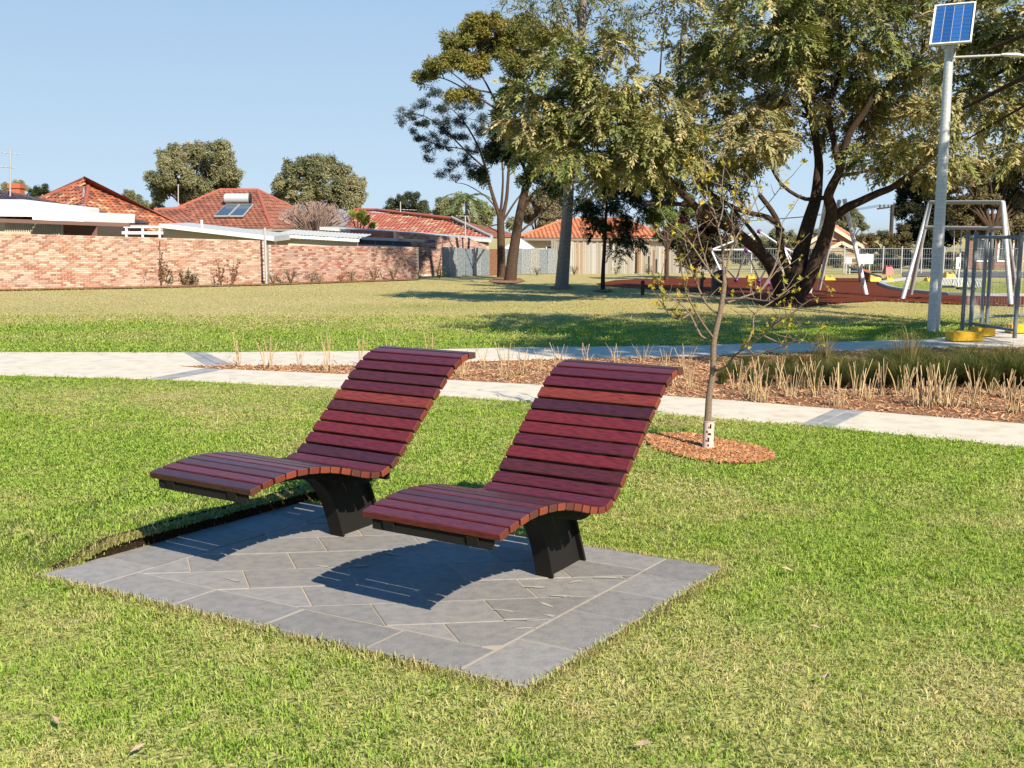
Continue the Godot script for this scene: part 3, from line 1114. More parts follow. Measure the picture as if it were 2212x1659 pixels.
func tussocks() -> void:
	var green := [Color(0.07, 0.10, 0.025), Color(0.10, 0.13, 0.035), Color(0.20, 0.17, 0.07), Color(0.05, 0.075, 0.02)]
	var tan := [Color(0.30, 0.22, 0.10), Color(0.22, 0.17, 0.06), Color(0.13, 0.13, 0.04), Color(0.38, 0.30, 0.17)]
	var g := [tussock_mesh(420, 0.62, 0.5, 61, green), tussock_mesh(400, 0.55, 0.55, 62, green)]
	var t := [tussock_mesh(170, 0.95, 0.5, 63, tan, 0.8), tussock_mesh(120, 0.9, 0.45, 64, tan, 0.5)]
	for i in 46:
		var px := 1560.0 + 16.0 * i
		var py: float = 838.0 - [0, 26, 12, 40, 6, 33][i % 6] - (1750.0 - px) * 0.06 * (1.0 if px < 1750 else 0.0)
		var size := lerpf(0.34, 0.66, clampf((px - 1560.0) / 420.0, 0.0, 1.0)) * rng.randf_range(0.85, 1.1)
		var o := part("grass_tussock", g[i % 2], M.grass, self)
		o.position = gp(px, py)
		o.rotation.y = rng.randf() * TAU
		o.scale = Vector3(1.15, 0.9, 1.15) * size
		tag(o, "dark green tussock of strappy grass in the mulch bed, %s from the left" % place_word(i), "grass tussock", "green grass tussocks along the bed")
	for q in [[1785, 808, 0, 0.95, "tall wispy brown seed grass between sapling and light pole"], [1762, 806, 1, 0.8, "smaller wispy brown grass left of the tall seed grass"], [1968, 815, 0, 1.05, "tall arching brown grass in front of the yellow fence feet"], [1940, 812, 1, 0.85, "thin upright seed grass below the light pole"]]:
		var o := part("wispy_grass", t[q[2]], M.grass, self)
		o.position = gp(q[0], q[1])
		o.rotation.y = rng.randf() * TAU
		o.scale = Vector3.ONE * q[3] * 0.68
		tag(o, q[4], "tall grass", "wispy brown grasses in the bed")

func fallen_leaves() -> void:
	var st := start()
	for sg in [-1.0, 1.0]:
		t3(st, Vector3(-0.035, 0.004, 0), Vector3(0.0, 0.012, 0.014 * sg) , Vector3(0.0, 0.002, 0))
		t3(st, Vector3(0.0, 0.012, 0.014 * sg), Vector3(0.038, 0.010, 0), Vector3(0.0, 0.002, 0))
	var m := st.commit()
	for q in [[134, 872], [255, 885], [330, 862], [690, 868], [565, 905], [60, 1310], [75, 1420], [480, 890], [985, 945], [1640, 1055], [1960, 1028], [1700, 1240], [1590, 1090], [2110, 1115], [1760, 1365], [1785, 1475], [300, 1630], [1390, 1622], [1765, 1010], [2130, 1045], [1010, 1000], [905, 905], [180, 1010], [120, 1570]]:
		var o := part("fallen_leaf", m, M.dry_leaf, self)
		o.position = gp(q[0], q[1]) + Vector3(0, 0.018, 0)
		o.rotation = Vector3(rng.randf_range(-0.4, 0.4), rng.randf() * TAU, rng.randf_range(-0.3, 0.3))
		o.scale = Vector3.ONE * rng.randf_range(0.5, 1.0)
		tag(o, "pale brown dry leaf on the lawn, %s from the left" % place_word([60, 75, 120, 134, 180, 255, 300, 330, 480, 565, 690, 905, 985, 1010, 1390, 1590, 1640, 1700, 1760, 1765, 1785, 1960, 2110, 2130].find(q[0])), "leaf", "dry leaves lying on the lawn")

# ---------- sapling ----------
func limb(st: SurfaceTool, pts: Array, d: float, dz: float, r0: float, r1: float, sides := 6) -> Array:   # pts in sight-line readings; the tip stands dz further off
	var w := []
	for i in pts.size():
		var t := float(i) / maxf(1.0, pts.size() - 1)
		w.append(at(pts[i][0], pts[i][1], d + dz * t + (pts[i][2] if pts[i].size() > 2 else 0.0)))
	w = curve(w, 3)
	var rr := []
	for i in w.size():
		rr.append(lerpf(r0, r1, pow(float(i) / (w.size() - 1), 0.8)))
	tube(st, w, rr, sides)
	return w

func sapling() -> void:
	var base := gp(1529, 967)
	var d := -base.z
	var o := thing("sapling", "slim bare sapling with tiny yellow green leaf buds in the mulch ring", "tree", base)
	var st := start()
	var trunk := limb(st, [[1528, 972], [1526, 935], [1529, 905], [1532, 855], [1540, 804], [1542, 739], [1555, 678], [1563, 631], [1565, 606]], d, 0.0, 0.030, 0.017, 10)
	part("trunk", shift(st, base), M.bark_sap, o)
	var tips := []
	var list := [
		[[[1542, 802], [1570, 790], [1588, 767], [1616, 748], [1649, 725], [1672, 701], [1700, 683]], -0.5], [[[1588, 769], [1630, 767], [1672, 753], [1705, 743], [1738, 706]], -0.35], [[[1540, 736], [1514, 725], [1490, 678], [1467, 655], [1434, 631], [1423, 613], [1418, 599]], 0.3],
		[[[1542, 731], [1523, 706], [1500, 669], [1481, 627], [1476, 603], [1467, 566]], -0.4], [[[1564, 608], [1560, 538], [1551, 491], [1542, 454], [1528, 412], [1521, 351], [1516, 272]], 0.1], [[[1565, 613], [1574, 557], [1588, 519], [1607, 482], [1626, 445], [1644, 407]], 0.35],
		[[[1558, 610], [1546, 601], [1528, 580], [1500, 538], [1472, 501], [1444, 482], [1427, 454], [1425, 431]], -0.2], [[[1558, 658], [1607, 641], [1644, 627], [1663, 603], [1700, 557], [1728, 519]], 0.3], [[[1561, 646], [1616, 645], [1654, 650], [1682, 645], [1714, 627]], -0.4],
		[[[1607, 753], [1626, 715], [1630, 678], [1663, 655], [1696, 631], [1724, 608]], 0.2], [[[1672, 706], [1710, 678], [1747, 650], [1794, 631]], -0.2], [[[1532, 585], [1523, 557], [1509, 510], [1504, 463], [1514, 435]], 0.2], [[[1561, 547], [1588, 491], [1626, 468], [1663, 435], [1691, 398]], -0.3],
		[[[1554, 680], [1528, 659], [1509, 622], [1495, 585], [1486, 547], [1476, 501]], 0.4], [[[1644, 627], [1672, 580], [1684, 530], [1690, 480]], 0.1], [[[1588, 519], [1580, 470], [1590, 420], [1584, 380]], -0.2], [[[1500, 669], [1468, 690], [1440, 672], [1430, 640]], -0.1], [[[1542, 454], [1520, 430], [1500, 392], [1490, 360]], 0.2],
		[[[1551, 491], [1562, 450], [1560, 400], [1566, 350]], 0.2], [[[1649, 725], [1690, 742], [1730, 735], [1772, 748]], -0.3], [[[1472, 501], [1450, 520], [1428, 515], [1415, 495]], 0.2],
	]
	for b in list:
		st = start()
		var first: bool = b[0][0][1] > 590
		var start_d := 0.0
		var w := limb(st, b[0], d, b[1], 0.010 if first else 0.0068, 0.0026, 5)
		# short side twigs
		for i in range(3, w.size()):
			if rng.randf() < 0.62:
				var dir := Vector3(rng.randf_range(-1, 1), rng.randf_range(0.2, 1.2), rng.randf_range(-1, 1)).normalized()
				var l := rng.randf_range(0.05, 0.24)
				var e: Vector3 = w[i] + dir * l
				tube(st, [w[i], w[i] + dir * l * 0.5 + Vector3(0, -0.01, 0), e], [0.0034, 0.0027, 0.0018], 4, false)
				if rng.randf() < 0.5:
					tips.append(e)
				if rng.randf() < 0.15:
					tips.append(w[i] + dir * l * 0.55)
		tips.append(w[-1])
		for i in range(w.size() / 2, w.size(), 2):
			if rng.randf() < 0.35:
				tips.append(w[i])
		part("branch", shift(st, base), M.bark_sap, o)
	# buds: small rosettes of leaves
	st = start()
	for i in 6:
		var a := TAU * i / 6.0
		var o2 := Vector3(cos(a), 0.55 + 0.3 * (i % 2), sin(a)).normalized()
		var s := o2.cross(Vector3.UP).normalized() * 0.011
		var l := 0.036 + 0.012 * (i % 3)
		t3(st, Vector3.ZERO, o2 * l * 0.55 + s, o2 * l)
		t3(st, Vector3.ZERO, o2 * l, o2 * l * 0.55 - s)
	var xs := []
	var cs := []
	for t in tips:
		for k in rng.randi_range(1, 3):
			var p: Vector3 = t - base + Vector3(rng.randf_range(-1, 1), rng.randf_range(-1, 1), rng.randf_range(-1, 1)) * 0.03
			xs.append(Transform3D(Basis(Vector3(rng.randf(), rng.randf(), rng.randf()).normalized(), rng.randf() * TAU).scaled(Vector3.ONE * rng.randf_range(0.3, 0.65)), p))
			cs.append(Color(0.42, 0.28, 0.028).lerp(Color(0.28, 0.27, 0.035), rng.randf()) * rng.randf_range(0.75, 1.2))
	scatter("leaf_buds", st.commit(), M.leaf_thin, xs, cs, o)
	# the guard round its foot: a plastic sleeve pierced with slanting slots
	var g := thing("tree_guard", "pinkish plastic mesh sleeve around the foot of the sapling", "tree guard", base)
	st = start()
	var n := 20
	var hgt := 0.2
	var lean := (trunk[5] - trunk[2]) as Vector3
	lean = lean / maxf(lean.y, 0.01)
	for band in 12:
		for k in n:
			var y0 := hgt * band / 12.0
			var y1 := hgt * (band + 1) / 12.0
			var up := band / 3
			var ph := (k + (band if up % 2 == 0 else -band)) % 5
			if band % 3 != 2 and band > 0 and (ph == 0 or ph == -5 or ph == 1 and band % 3 == 0):
				continue
			var v := []
			for q in [[k, y0], [k + 1, y0], [k + 1, y1], [k, y1]]:
				var a: float = TAU * q[0] / n
				v.append(Vector3(cos(a), 0, -sin(a)) * (0.043 - 0.003 * q[1] / hgt) + Vector3(lean.x * q[1], q[1], lean.z * q[1]))
			q4(st, v[0], v[1], v[2], v[3])
			q4(st, v[3] * Vector3(0.94, 1, 0.94), v[2] * Vector3(0.94, 1, 0.94), v[1] * Vector3(0.94, 1, 0.94), v[0] * Vector3(0.94, 1, 0.94))
	part("sleeve", st.commit(), M.guard, g)
	st = start()
	for y in [0.004, hgt]:
		var ring := []
		var rr := []
		for k in 17:
			var a := TAU * k / 16.0
			ring.append(Vector3(cos(a), 0, sin(a)) * 0.0405 + Vector3(lean.x * y, y, lean.z * y))
			rr.append(0.003)
		tube(st, ring, rr, 5, false)
	part("rim", st.commit(), M.guard, g)

func shift(st: SurfaceTool, base: Vector3) -> ArrayMesh:
	var m := st.commit()
	var out := SurfaceTool.new()
	out.begin(Mesh.PRIMITIVE_TRIANGLES)
	out.append_from(m, 0, Transform3D(Basis(), -base))
	return out.commit()

# ---------- solar light ----------
func solar_light() -> void:
	var base := gp(2016, 713)
	var d := -base.z
	var top := at(2050, 97, d)
	var h := top.y - base.y
	var o := thing("solar_light_pole", "tall galvanised light pole with solar panel and white lamp arm", "street light", base)
	var st := start()
	tube(st, [Vector3(0, -0.1, 0), Vector3(0, h * 0.5, 0), Vector3(0, h, 0)], [0.098, 0.082, 0.066], 18)
	part("pole", st.commit(), M.galv, o)
	st = start()
	for a in 2:
		rod(st, Vector3(-0.05 + 0.1 * a, h - 0.1, -0.02), Vector3(-0.05 + 0.1 * a, h + 0.16, -0.06), 0.02, 8)
	bx(st, Vector3(0, h - 0.02, 0), Vector3(0.2, 0.06, 0.16), 0.006)
	part("bracket", st.commit(), M.galv, o)
	# the panel leans back and is turned a little to the left
	var yaw := deg_to_rad(27.0)
	var lean := deg_to_rad(36.0)
	var ex := Vector3(cos(yaw), 0, sin(yaw))
	var ey := Vector3(sin(yaw) * sin(lean), cos(lean), -cos(yaw) * sin(lean))
	var ez := ex.cross(ey)
	var w := 72.0 / SURVEY_F * d / cos(yaw)
	var hh := 78.0 / SURVEY_F * d / cos(lean + deg_to_rad(10.0))
	var c := at(2058, 51, d) - base
	var panel := Node3D.new()
	panel.name = "solar_panel"
	o.add_child(panel)
	panel.transform = Transform3D(Basis(ex, ey, ez), c)
	st = start()
	bx(st, Vector3(0, 0, -0.012), Vector3(w - 0.03, hh - 0.03, 0.012))
	part("backing", st.commit(), M.pale_grey, panel)
	st = start()
	for sg in [-1.0, 1.0]:
		bx(st, Vector3(sg * (w / 2 - 0.012), 0, 0), Vector3(0.024, hh, 0.04), 0.003)
		bx(st, Vector3(0, sg * (hh / 2 - 0.012), 0), Vector3(w - 0.05, 0.024, 0.04), 0.003)
	part("panel_frame", st.commit(), M.white, panel)
	var cw := (w - 0.06) / 4.0
	var ch := (hh - 0.06) / 9.0
	st = start()
	bx(st, Vector3.ZERO, Vector3(cw - 0.012, ch - 0.005, 0.006), 0.001)
	var cell := st.commit()
	for i in 4:
		for j in 9:
			var p := part("solar_cell", cell, M.cell[(i * 5 + j * 3) % 3], panel)
			p.position = Vector3((i - 1.5) * cw, (j - 4) * ch, -0.002)
	# lamp arm and head
	var a0 := Vector3(0.06, at(2060, 124, d).y - base.y, 0)
	var a1 := at(2165, 119, d - 0.1) - base
	var a2 := at(2199, 121, d - 0.14) - base
	st = start()
	rod(st, Vector3(0, a0.y, 0), a1, 0.018, 8)
	rod(st, Vector3(0.085, a0.y - 0.06, 0), Vector3(0.085, a0.y + 0.3, 0), 0.017, 8)
	part("lamp_arm", st.commit(), M.pale_grey, o)
	st = start()
	var dirx := (a2 - a1).normalized()
	var y := dirx.cross(Vector3.BACK).normalized() * -1.0
	if y.y < 0:
		y = -y
	var zb := dirx.cross(y)
	var prof2 := [[-0.02, 0.03, 0.02], [0.05, 0.07, 0.035], [0.2, 0.085, 0.045], [0.3, 0.07, 0.03], [0.34, 0.03, 0.012]]
	var prev := []
	for q in prof2:
		var ring := []
		for k in 12:
			var t := TAU * k / 12.0
			ring.append(a1 + dirx * q[0] + zb * cos(t) * q[1] + y * (sin(t) * q[2] * (1.0 if sin(t) > 0 else 0.45)))
		if prev.size():
			for k in 12:
				var j := (k + 1) % 12
				q4(st, prev[k], prev[j], ring[j], ring[k])
		prev = ring
	part("lamp_head", st.commit(), M.white, o)

# ---------- playground ----------
func playground() -> void:
	var st := start()
	var soft := gps([[1286, 613], [1330, 605], [1420, 601.5], [1560, 600], [1700, 600], [1880, 601], [1960, 603], [1905, 611], [1913, 619], [1950, 628], [2050, 637.5], [2212, 640], [2420, 641], [2420, 666], [2212, 661], [2050, 656], [1900, 649], [1800, 655], [1740, 662], [1650, 660], [1600, 640], [1450, 626], [1330, 619]])
	no_grass(soft)
	sheet(st, soft, 0.004)
	part("playground_surface", st.commit(), M.soft, self, "structure")
	st = start()
	var island := [[1960, 603], [1905, 611], [1913, 619], [1950, 628], [2050, 637.5], [2212, 640], [2420, 641]]
	var pts := []
	for q in island:
		pts.append(gp(q[0], q[1]) + Vector3(0, 0.03, 0))
	pts = curve(pts, 4)
	for i in pts.size() - 1:
		beam(st, pts[i], pts[i + 1], 0.12, 0.1)
	part("edging_kerb", st.commit(), M.pale_grey, self, "structure")
	st = start()
	sheet(st, gps([[1950, 588], [2500, 588], [2500, 601], [1950, 597]]), 0.006)
	part("road", st.commit(), M.asphalt, self, "structure")
	# swing frame
	var fl := gp(1949, 645)
	var fr := gp(2184, 657)
	var rl := gp(1978, 641) + Vector3(0.3, 0, -1.2)
	var rr := gp(2203, 648) + Vector3(0.5, 0, -1.2)
	var tl := at(2009, 437, -fl.z + 0.7)
	var tr := at(2166, 437, -fr.z + 0.8)
	var base := (fl + fr + rl + rr) / 4.0
	var o := thing("swing_frame", "silver tubular swing frame behind the light pole", "swing", base)
	for q in [[fl, tl], [rl, tl], [fr, tr], [rr, tr]]:
		st = start()
		rod(st, q[0] - base - Vector3(0, 0.05, 0), q[1] - base, 0.058, 12)
		part("leg", st.commit(), M.galv, o)
	st = start()
	rod(st, tl - base, tr - base, 0.048, 12)
	part("top_bar", st.commit(), M.galv, o)
	var ml := fl.lerp(tl, 0.74).lerp(rl.lerp(tl, 0.74), 0.5) - base
	var mr := fr.lerp(tr, 0.74).lerp(rr.lerp(tr, 0.74), 0.5) - base
	st = start()
	rod(st, ml, mr, 0.046, 12)
	part("hanging_bar", st.commit(), M.galv, o)
	for q in [[fl, rl, tl], [fr, rr, tr]]:
		st = start()
		rod(st, q[0].lerp(q[2], 0.74) - base, q[1].lerp(q[2], 0.74) - base, 0.04, 10)
		part("end_brace", st.commit(), M.galv, o)
	for q in [[0.22, 0.2], [0.48, 0.45]]:
		var seat := ml.lerp(mr, q[0] + 0.09) + Vector3(-0.12, -1.45, 0.35)
		st = start()
		for sg in [-1.0, 1.0]:
			rod(st, ml.lerp(mr, q[0] + 0.09 + sg * 0.085), seat + Vector3(sg * 0.2, 0, 0), 0.013, 6)
		part("chains", st.commit(), M.galv, o)
		st = start()
		bx(st, seat + Vector3(0, -0.03, 0), Vector3(0.45, 0.05, 0.18), 0.015)
		part("seat", st.commit(), M.rubber, o)
	# climbing frame of silver tubes
	var ap := at(1801, 430, 30.2)
	var feet := [gp(1872, 636), gp(1748, 633), gp(1800, 633) + Vector3(0.2, 0, -2.2)]
	base = gp(1790, 618)
	o = thing("climbing_frame", "silver tube climbing frame with purple joints behind the large tree", "climbing frame", base)
	for i in 3:
		st = start()
		rod(st, feet[i] - base - Vector3(0, 0.05, 0), ap + Vector3([0.25, -0.25, 0.2, -0.2][i], [0, 0, -0.05, -0.05][i], [0.15, 0.15, -0.15, -0.15][i]) - base, 0.06, 10)
		part("leg", st.commit(), M.pipe, o)
	var nodes := [[1722, 610, 30], [1756, 607, 30], [1692, 534, 30.5], [1640, 606, 31], [1664, 566, 31], [1612, 540, 31.5], [1686, 612, 29.5], [1590, 604, 31.5], [1742, 560, 30], [1718, 575, 31], [1566, 606, 32], [1640, 500, 31.5], [1536, 540, 32], [1660, 612, 30]]
	var w := []
	for n in nodes:
		var p := at(n[0], n[1], n[2] + 7.0)
		if n[1] > 600:
			p = gp(n[0], n[1] + 8) + Vector3(0, 0.12, 0)
		w.append(p - base)
	st = start()
	for e in [[0, 2], [0, 8], [1, 8], [1, 9], [2, 9], [2, 4], [3, 4], [3, 5], [4, 6], [4, 5], [5, 7], [6, 9], [5, 12], [10, 12], [7, 12], [11, 2], [11, 5], [11, 12], [8, 2], [0, 9], [13, 4]]:
		rod(st, w[e[0]], w[e[1]], 0.035, 6)
	part("tubes", st.commit(), M.pipe, o)
	st = start()
	blob_ball(st, Vector3.ZERO, Vector3.ONE * 0.085)
	var ball := st.commit()
	for p in w:
		part("joint", ball, M.purple, o).position = p
	# tilting board on an orange post
	base = gp(1864, 609)
	o = thing("balance_board", "dark tilting board on an orange post in the playground", "play equipment", base)
	st = start()
	hexa(st, [Vector3(-0.12, 0, 0.12), Vector3(0.12, 0, 0.12), Vector3(0.12, 0, -0.12), Vector3(-0.12, 0, -0.12), Vector3(-0.18, 0.55, 0.16), Vector3(0.26, 0.42, 0.16), Vector3(0.26, 0.42, -0.16), Vector3(-0.18, 0.55, -0.16)])
	part("post", st.commit(), M.orange, o)
	st = start()
	beam(st, at(1834, 577, -base.z) - base, at(1903, 598, -base.z - 0.3) - base, 0.7, 0.06, Vector3.UP, 0.02)
	part("board", st.commit(), M.dark_blue, o)
	# bin and posts
	base = gp(1553, 636)
	o = thing("litter_bin", "dark barrel shaped bin with blue lid behind the sapling", "bin", base)
	st = start()
	tube(st, [Vector3(0, 0, 0), Vector3(0.02, 0.2, 0), Vector3(0.0, 0.45, 0), Vector3(-0.03, 0.55, 0)], [0.2, 0.24, 0.22, 0.19], 14)
	part("body", st.commit(), M.rubber, o)
	st = start()
	tube(st, [Vector3(-0.03, 0.545, 0), Vector3(-0.05, 0.62, 0), Vector3(-0.07, 0.66, 0)], [0.22, 0.21, 0.08], 14)
	part("lid", st.commit(), M.dark_blue, o)
	for q in [[1388, 637, 606, "short dark timber post standing on the shaded lawn"], [1516, 622, 587, "dark post at the edge of the red playground surface, left of the bin"]]:
		base = gp(q[0], q[1])
		st = start()
		var hh: float = at(q[0], q[2], -base.z).y - base.y
		bx(st, Vector3(0, hh / 2, 0), Vector3(0.1, hh, 0.1), 0.012)
		bx(st, Vector3(0.03, hh * 0.6, 0.055), Vector3(0.16, 0.08, 0.02), 0.004)
		var p := part("bollard", st.commit(), M.dark_wood, self)
		p.position = base
		tag(p, q[3], "post")

func mesh_panel(st: SurfaceTool, a: Vector3, b: Vector3, h: float, gap: float, r: float) -> void:   # welded wires between two feet
	var l := a.distance_to(b)
	var n := int(l / gap)
	for i in range(1, n):
		var p := a.lerp(b, float(i) / n)
		wire(st, p, p + Vector3(0, h, 0), r)
	var m := int(h / (gap * 2.0))
	for j in range(1, m):
		var y := Vector3(0, h * j / m, 0)
		wire(st, a + y, b + y, r)

func wire(st: SurfaceTool, a: Vector3, b: Vector3, r: float) -> void:
	var d := (b - a).normalized()
	var s := d.cross(Vector3.RIGHT if absf(d.x) < 0.8 else Vector3.UP).normalized()
	var o := d.cross(s)
	var v := [s * r, (o * 0.87 - s * 0.5) * r, (-o * 0.87 - s * 0.5) * r]
	for k in 3:
		var j := (k + 1) % 3
		q4(st, a + v[k], a + v[j], b + v[j], b + v[k])

func fence_panel(label: String, a: Vector3, b: Vector3, h: float, group: String) -> void:
	var o := thing("mesh_fence", label, "fence panel", a, 0, group)
	var e := b - a
	for p in [Vector3.ZERO, e]:
		var st := start()
		rod(st, p + Vector3(0, 0.05, 0), p + Vector3(0, h + 0.08, 0), 0.03, 10)
		part("upright", st.commit(), M.galv_dark, o)
	for y in [0.16, h]:
		var st := start()
		rod(st, Vector3(0, y, 0), e + Vector3(0, y, 0), 0.022, 8)
		part("rail", st.commit(), M.galv_dark, o)
	var st2 := start()
	mesh_panel(st2, Vector3(0, 0.16, 0), e + Vector3(0, 0.16, 0), h - 0.16, 0.075, 0.0019)
	part("wire_mesh", st2.commit(), M.galv, o, "stuff")

func temporary_fence() -> void:
	var p1 := gp(2085, 720)
	var p2 := gp(2113, 704) + Vector3(0.05, 0, 0)
	var p3 := gp(2191, 738)
	var p4 := gp(2262, 700)
	var h := at(2097, 512, -p1.z).y - p1.y
	fence_panel("wire mesh fence panel running away from the light pole, seen almost end on", p1 + Vector3(-0.03, 0, -0.05), p2, h, "wire mesh temporary fence panels")
	fence_panel("wire mesh fence panel nearest the mulch bed, on yellow feet", p1 + Vector3(0.05, 0, 0.06), p3, h, "wire mesh temporary fence panels")
	fence_panel("wire mesh fence panel behind, parallel to the footpath at the right edge", p2 + Vector3(0.07, 0, 0.04), p4, h, "wire mesh temporary fence panels")
	for q in [[2082, 729, 0.46, 0.12, "yellow fence foot block at the near end of the panel beside the bed"], [2122, 719, 0.28, 0.1, "yellow fence foot block behind the nearest one"], [2212, 712, 0.5, 0.0, "yellow fence foot block at the right edge of the footpath"]]:
		var st := start()
		bx(st, Vector3(0, 0.065, 0), Vector3(q[2], 0.13, 0.24), 0.006)
		var b := thing("footing_block", q[4], "fence block", gp(q[0], q[1] + 6), q[3], "yellow feet of the temporary fence")
		part("block", st.commit(), M.yellow, b)
		st = start()
		for k in [-0.3, 0.3]:
			tube(st, [Vector3(k * q[2], 0.128, 0), Vector3(k * q[2], 0.133, 0)], [0.03, 0.03], 10)
		part("socket", st.commit(), M.rubber, b)

func far_fence() -> void:
	# a run of mesh panels along the far side of the playground
	var xs := [1500, 1560, 1622, 1690, 1756, 1822, 1906, 1946, 1989, 2037, 2085, 2140, 2200]
	for i in xs.size() - 1:
		var a := gp(xs[i], 590)
		var b := gp(xs[i + 1], 590)
		var h := at(xs[i], 537, -a.z).y - a.y
		var o := thing("mesh_fence", "grey wire fence panel beyond the playground, %s from the left" % place_word(i), "fence panel", a, 0, "grey wire fence panels beyond the playground")
		var st := start()
		rod(st, Vector3(0, 0, 0), Vector3(0, h + 0.12, 0), 0.045, 8)
		part("upright", st.commit(), M.pale_grey, o)
		st = start()
		rod(st, Vector3(0, h, 0), b - a + Vector3(0, h, 0), 0.025, 6)
		rod(st, Vector3(0, h * 0.6, 0), b - a + Vector3(0, h * 0.6, 0), 0.018, 6)
		rod(st, Vector3(0, 0.1, 0), b - a + Vector3(0, 0.1, 0), 0.025, 6)
		part("rails", st.commit(), M.galv_dark, o)
		st = start()
		mesh_panel(st, Vector3(0, 0.1, 0), b - a + Vector3(0, 0.1, 0), h - 0.1, 0.12, 0.010)
		part("wire_mesh", st.commit(), M.galv_dark, o, "stuff")
	for q in [[1870, 549, 570, 32, "large blank white sign board on the far fence"], [1833, 558, 569, 13, "small blank white sign board on the far fence"], [2070, 556, 581, 10, "narrow upright white board behind the swing chains"]]:
		var d := -gp(q[0], 592).z - 0.4
		var c := at(q[0], (q[1] + q[2]) / 2.0, d)
		var st := start()
		bx(st, Vector3.ZERO, Vector3(q[3] / SURVEY_F * d, (q[2] - q[1]) / SURVEY_F * d, 0.03), 0.005)
		var o := thing("sign_board", q[4], "sign", Vector3(c.x, ground_y(-d), -d))
		part("board", st.commit(), M.white, o).position = Vector3(0, c.y - ground_y(-d), 0)
		st = start()
		for k in [-0.3, 0.3]:
			bx(st, Vector3(k * q[3] / SURVEY_F * d, (c.y - ground_y(-d)) / 2, -0.05), Vector3(0.06, c.y - ground_y(-d), 0.05))
		part("posts", st.commit(), M.pale_grey, o)
	# barrier blocks
	for q in [[1917, 604, 17, 16, M.red_plastic, "red plastic barrier block beside the far fence", 590], [1919, 608, 14, 8, M.yellow, "yellow block under the red barrier", 600], [1888, 608, 26, 10, M.yellow, "yellow barrier feet left of the red block", 597], [1790, 605, 24, 6, M.yellow, "yellow barrier foot left of the tilting board", 598], [2050, 606, 22, 14, M.yellow, "yellow tilted barrier block behind the light pole", 595], [2004, 607, 10, 6, M.yellow, "small yellow block between the swing legs", 600], [1622, 602, 18, 6, M.yellow, "yellow barrier foot behind the sapling", 596]]:
		var b := gp(q[0], q[1])
		var st := start()
		var w: float = q[2] / SURVEY_F * -b.z
		var h: float = q[3] / SURVEY_F * -b.z
		hexa(st, [Vector3(-w / 2, 0, 0.25), Vector3(w / 2, 0, 0.25), Vector3(w / 2, 0, -0.25), Vector3(-w / 2, 0, -0.25), Vector3(-w / 2 * 0.8, h, 0.15), Vector3(w / 2 * 0.8, h, 0.15), Vector3(w / 2 * 0.8, h, -0.15), Vector3(-w / 2 * 0.8, h, -0.15)])
		for k in [-0.25, 0.25]:
			bx(st, Vector3(k * w, h + 0.03, 0), Vector3(w * 0.2, 0.06, 0.12), 0.01)
		var o := part("barrier_block", st.commit(), q[4], self)
		o.position = b + (Vector3(0, 0.22, 0) if q[4] == M.red_plastic else Vector3.ZERO)
		tag(o, q[5], "barrier")
	for q in [[2034, 2078, 612], [2082, 2126, 614]]:
		var a := gp(q[0], q[2] + 6)
		var b := gp(q[1], q[2] + 7)
		var o := thing("lattice_edging", "low white zigzag lattice edging, %s piece behind the swing" % ("left" if q[0] < 2050 else "right"), "edging", a)
		var st := start()
		var n := 14
		for i in n:
			var p := (b - a) * (float(i) / n)
			var p2 := (b - a) * (float(i + 1) / n)
			beam(st, p, p2 + Vector3(0, 0.28, 0), 0.05, 0.04)
			beam(st, p + Vector3(0, 0.28, -0.05), p2 + Vector3(0, 0, -0.05), 0.05, 0.04)
		part("lattice", st.commit(), M.white, o)

# ---------- walls, fences, houses ----------
func brick_wall(called: String, label: String, a: Vector3, b: Vector3, ta: float, tb: float, th: float, cols: Array) -> Node3D:
	var o := thing(called, label, "wall", a)
	var st := start()
	var e := b - a
	wall_piece(st, Vector3(0, -0.3, 0), e + Vector3(0, -0.3, 0), Vector3(0, ta - a.y, 0), e + Vector3(0, tb - b.y, 0), th)
	part("mortar", st.commit(), M.mortar_wall, o)
	st = start()
	bx(st, Vector3.ZERO, Vector3(0.186, 0.058, 0.024))
	var mesh := st.commit()
	var flat := Vector3(e.x, 0, e.z)
	var l := flat.length()
	var dir := flat / l
	var n := Vector3(dir.z, 0, -dir.x)
	if n.z < 0:
		n = -n
	var basis := Basis(dir, Vector3.UP, dir.cross(Vector3.UP))
	var rows := int(round(maxf(ta - a.y, tb - b.y) / 0.072))
	var xs := []
	var cs := []
	for r in rows:
		var s := 0.1 + (0.1 if r % 2 == 1 else 0.0)
		while s < l - 0.1:
			var t := s / l
			var p := e * t
			var top := lerpf(ta - a.y, tb - b.y, t)
			p.y += top * (r + 0.5) / rows
			var sc := top / rows / 0.072
			xs.append(Transform3D(basis.scaled(Vector3(1, sc, 1)), p + n * 0.001))
			var c: Color = cols[rng.randi() % cols.size()]
			cs.append(c * rng.randf_range(0.82, 1.15))
			s += 0.2
	scatter("bricks", mesh, M.tinted, xs, cs, o)
	return o

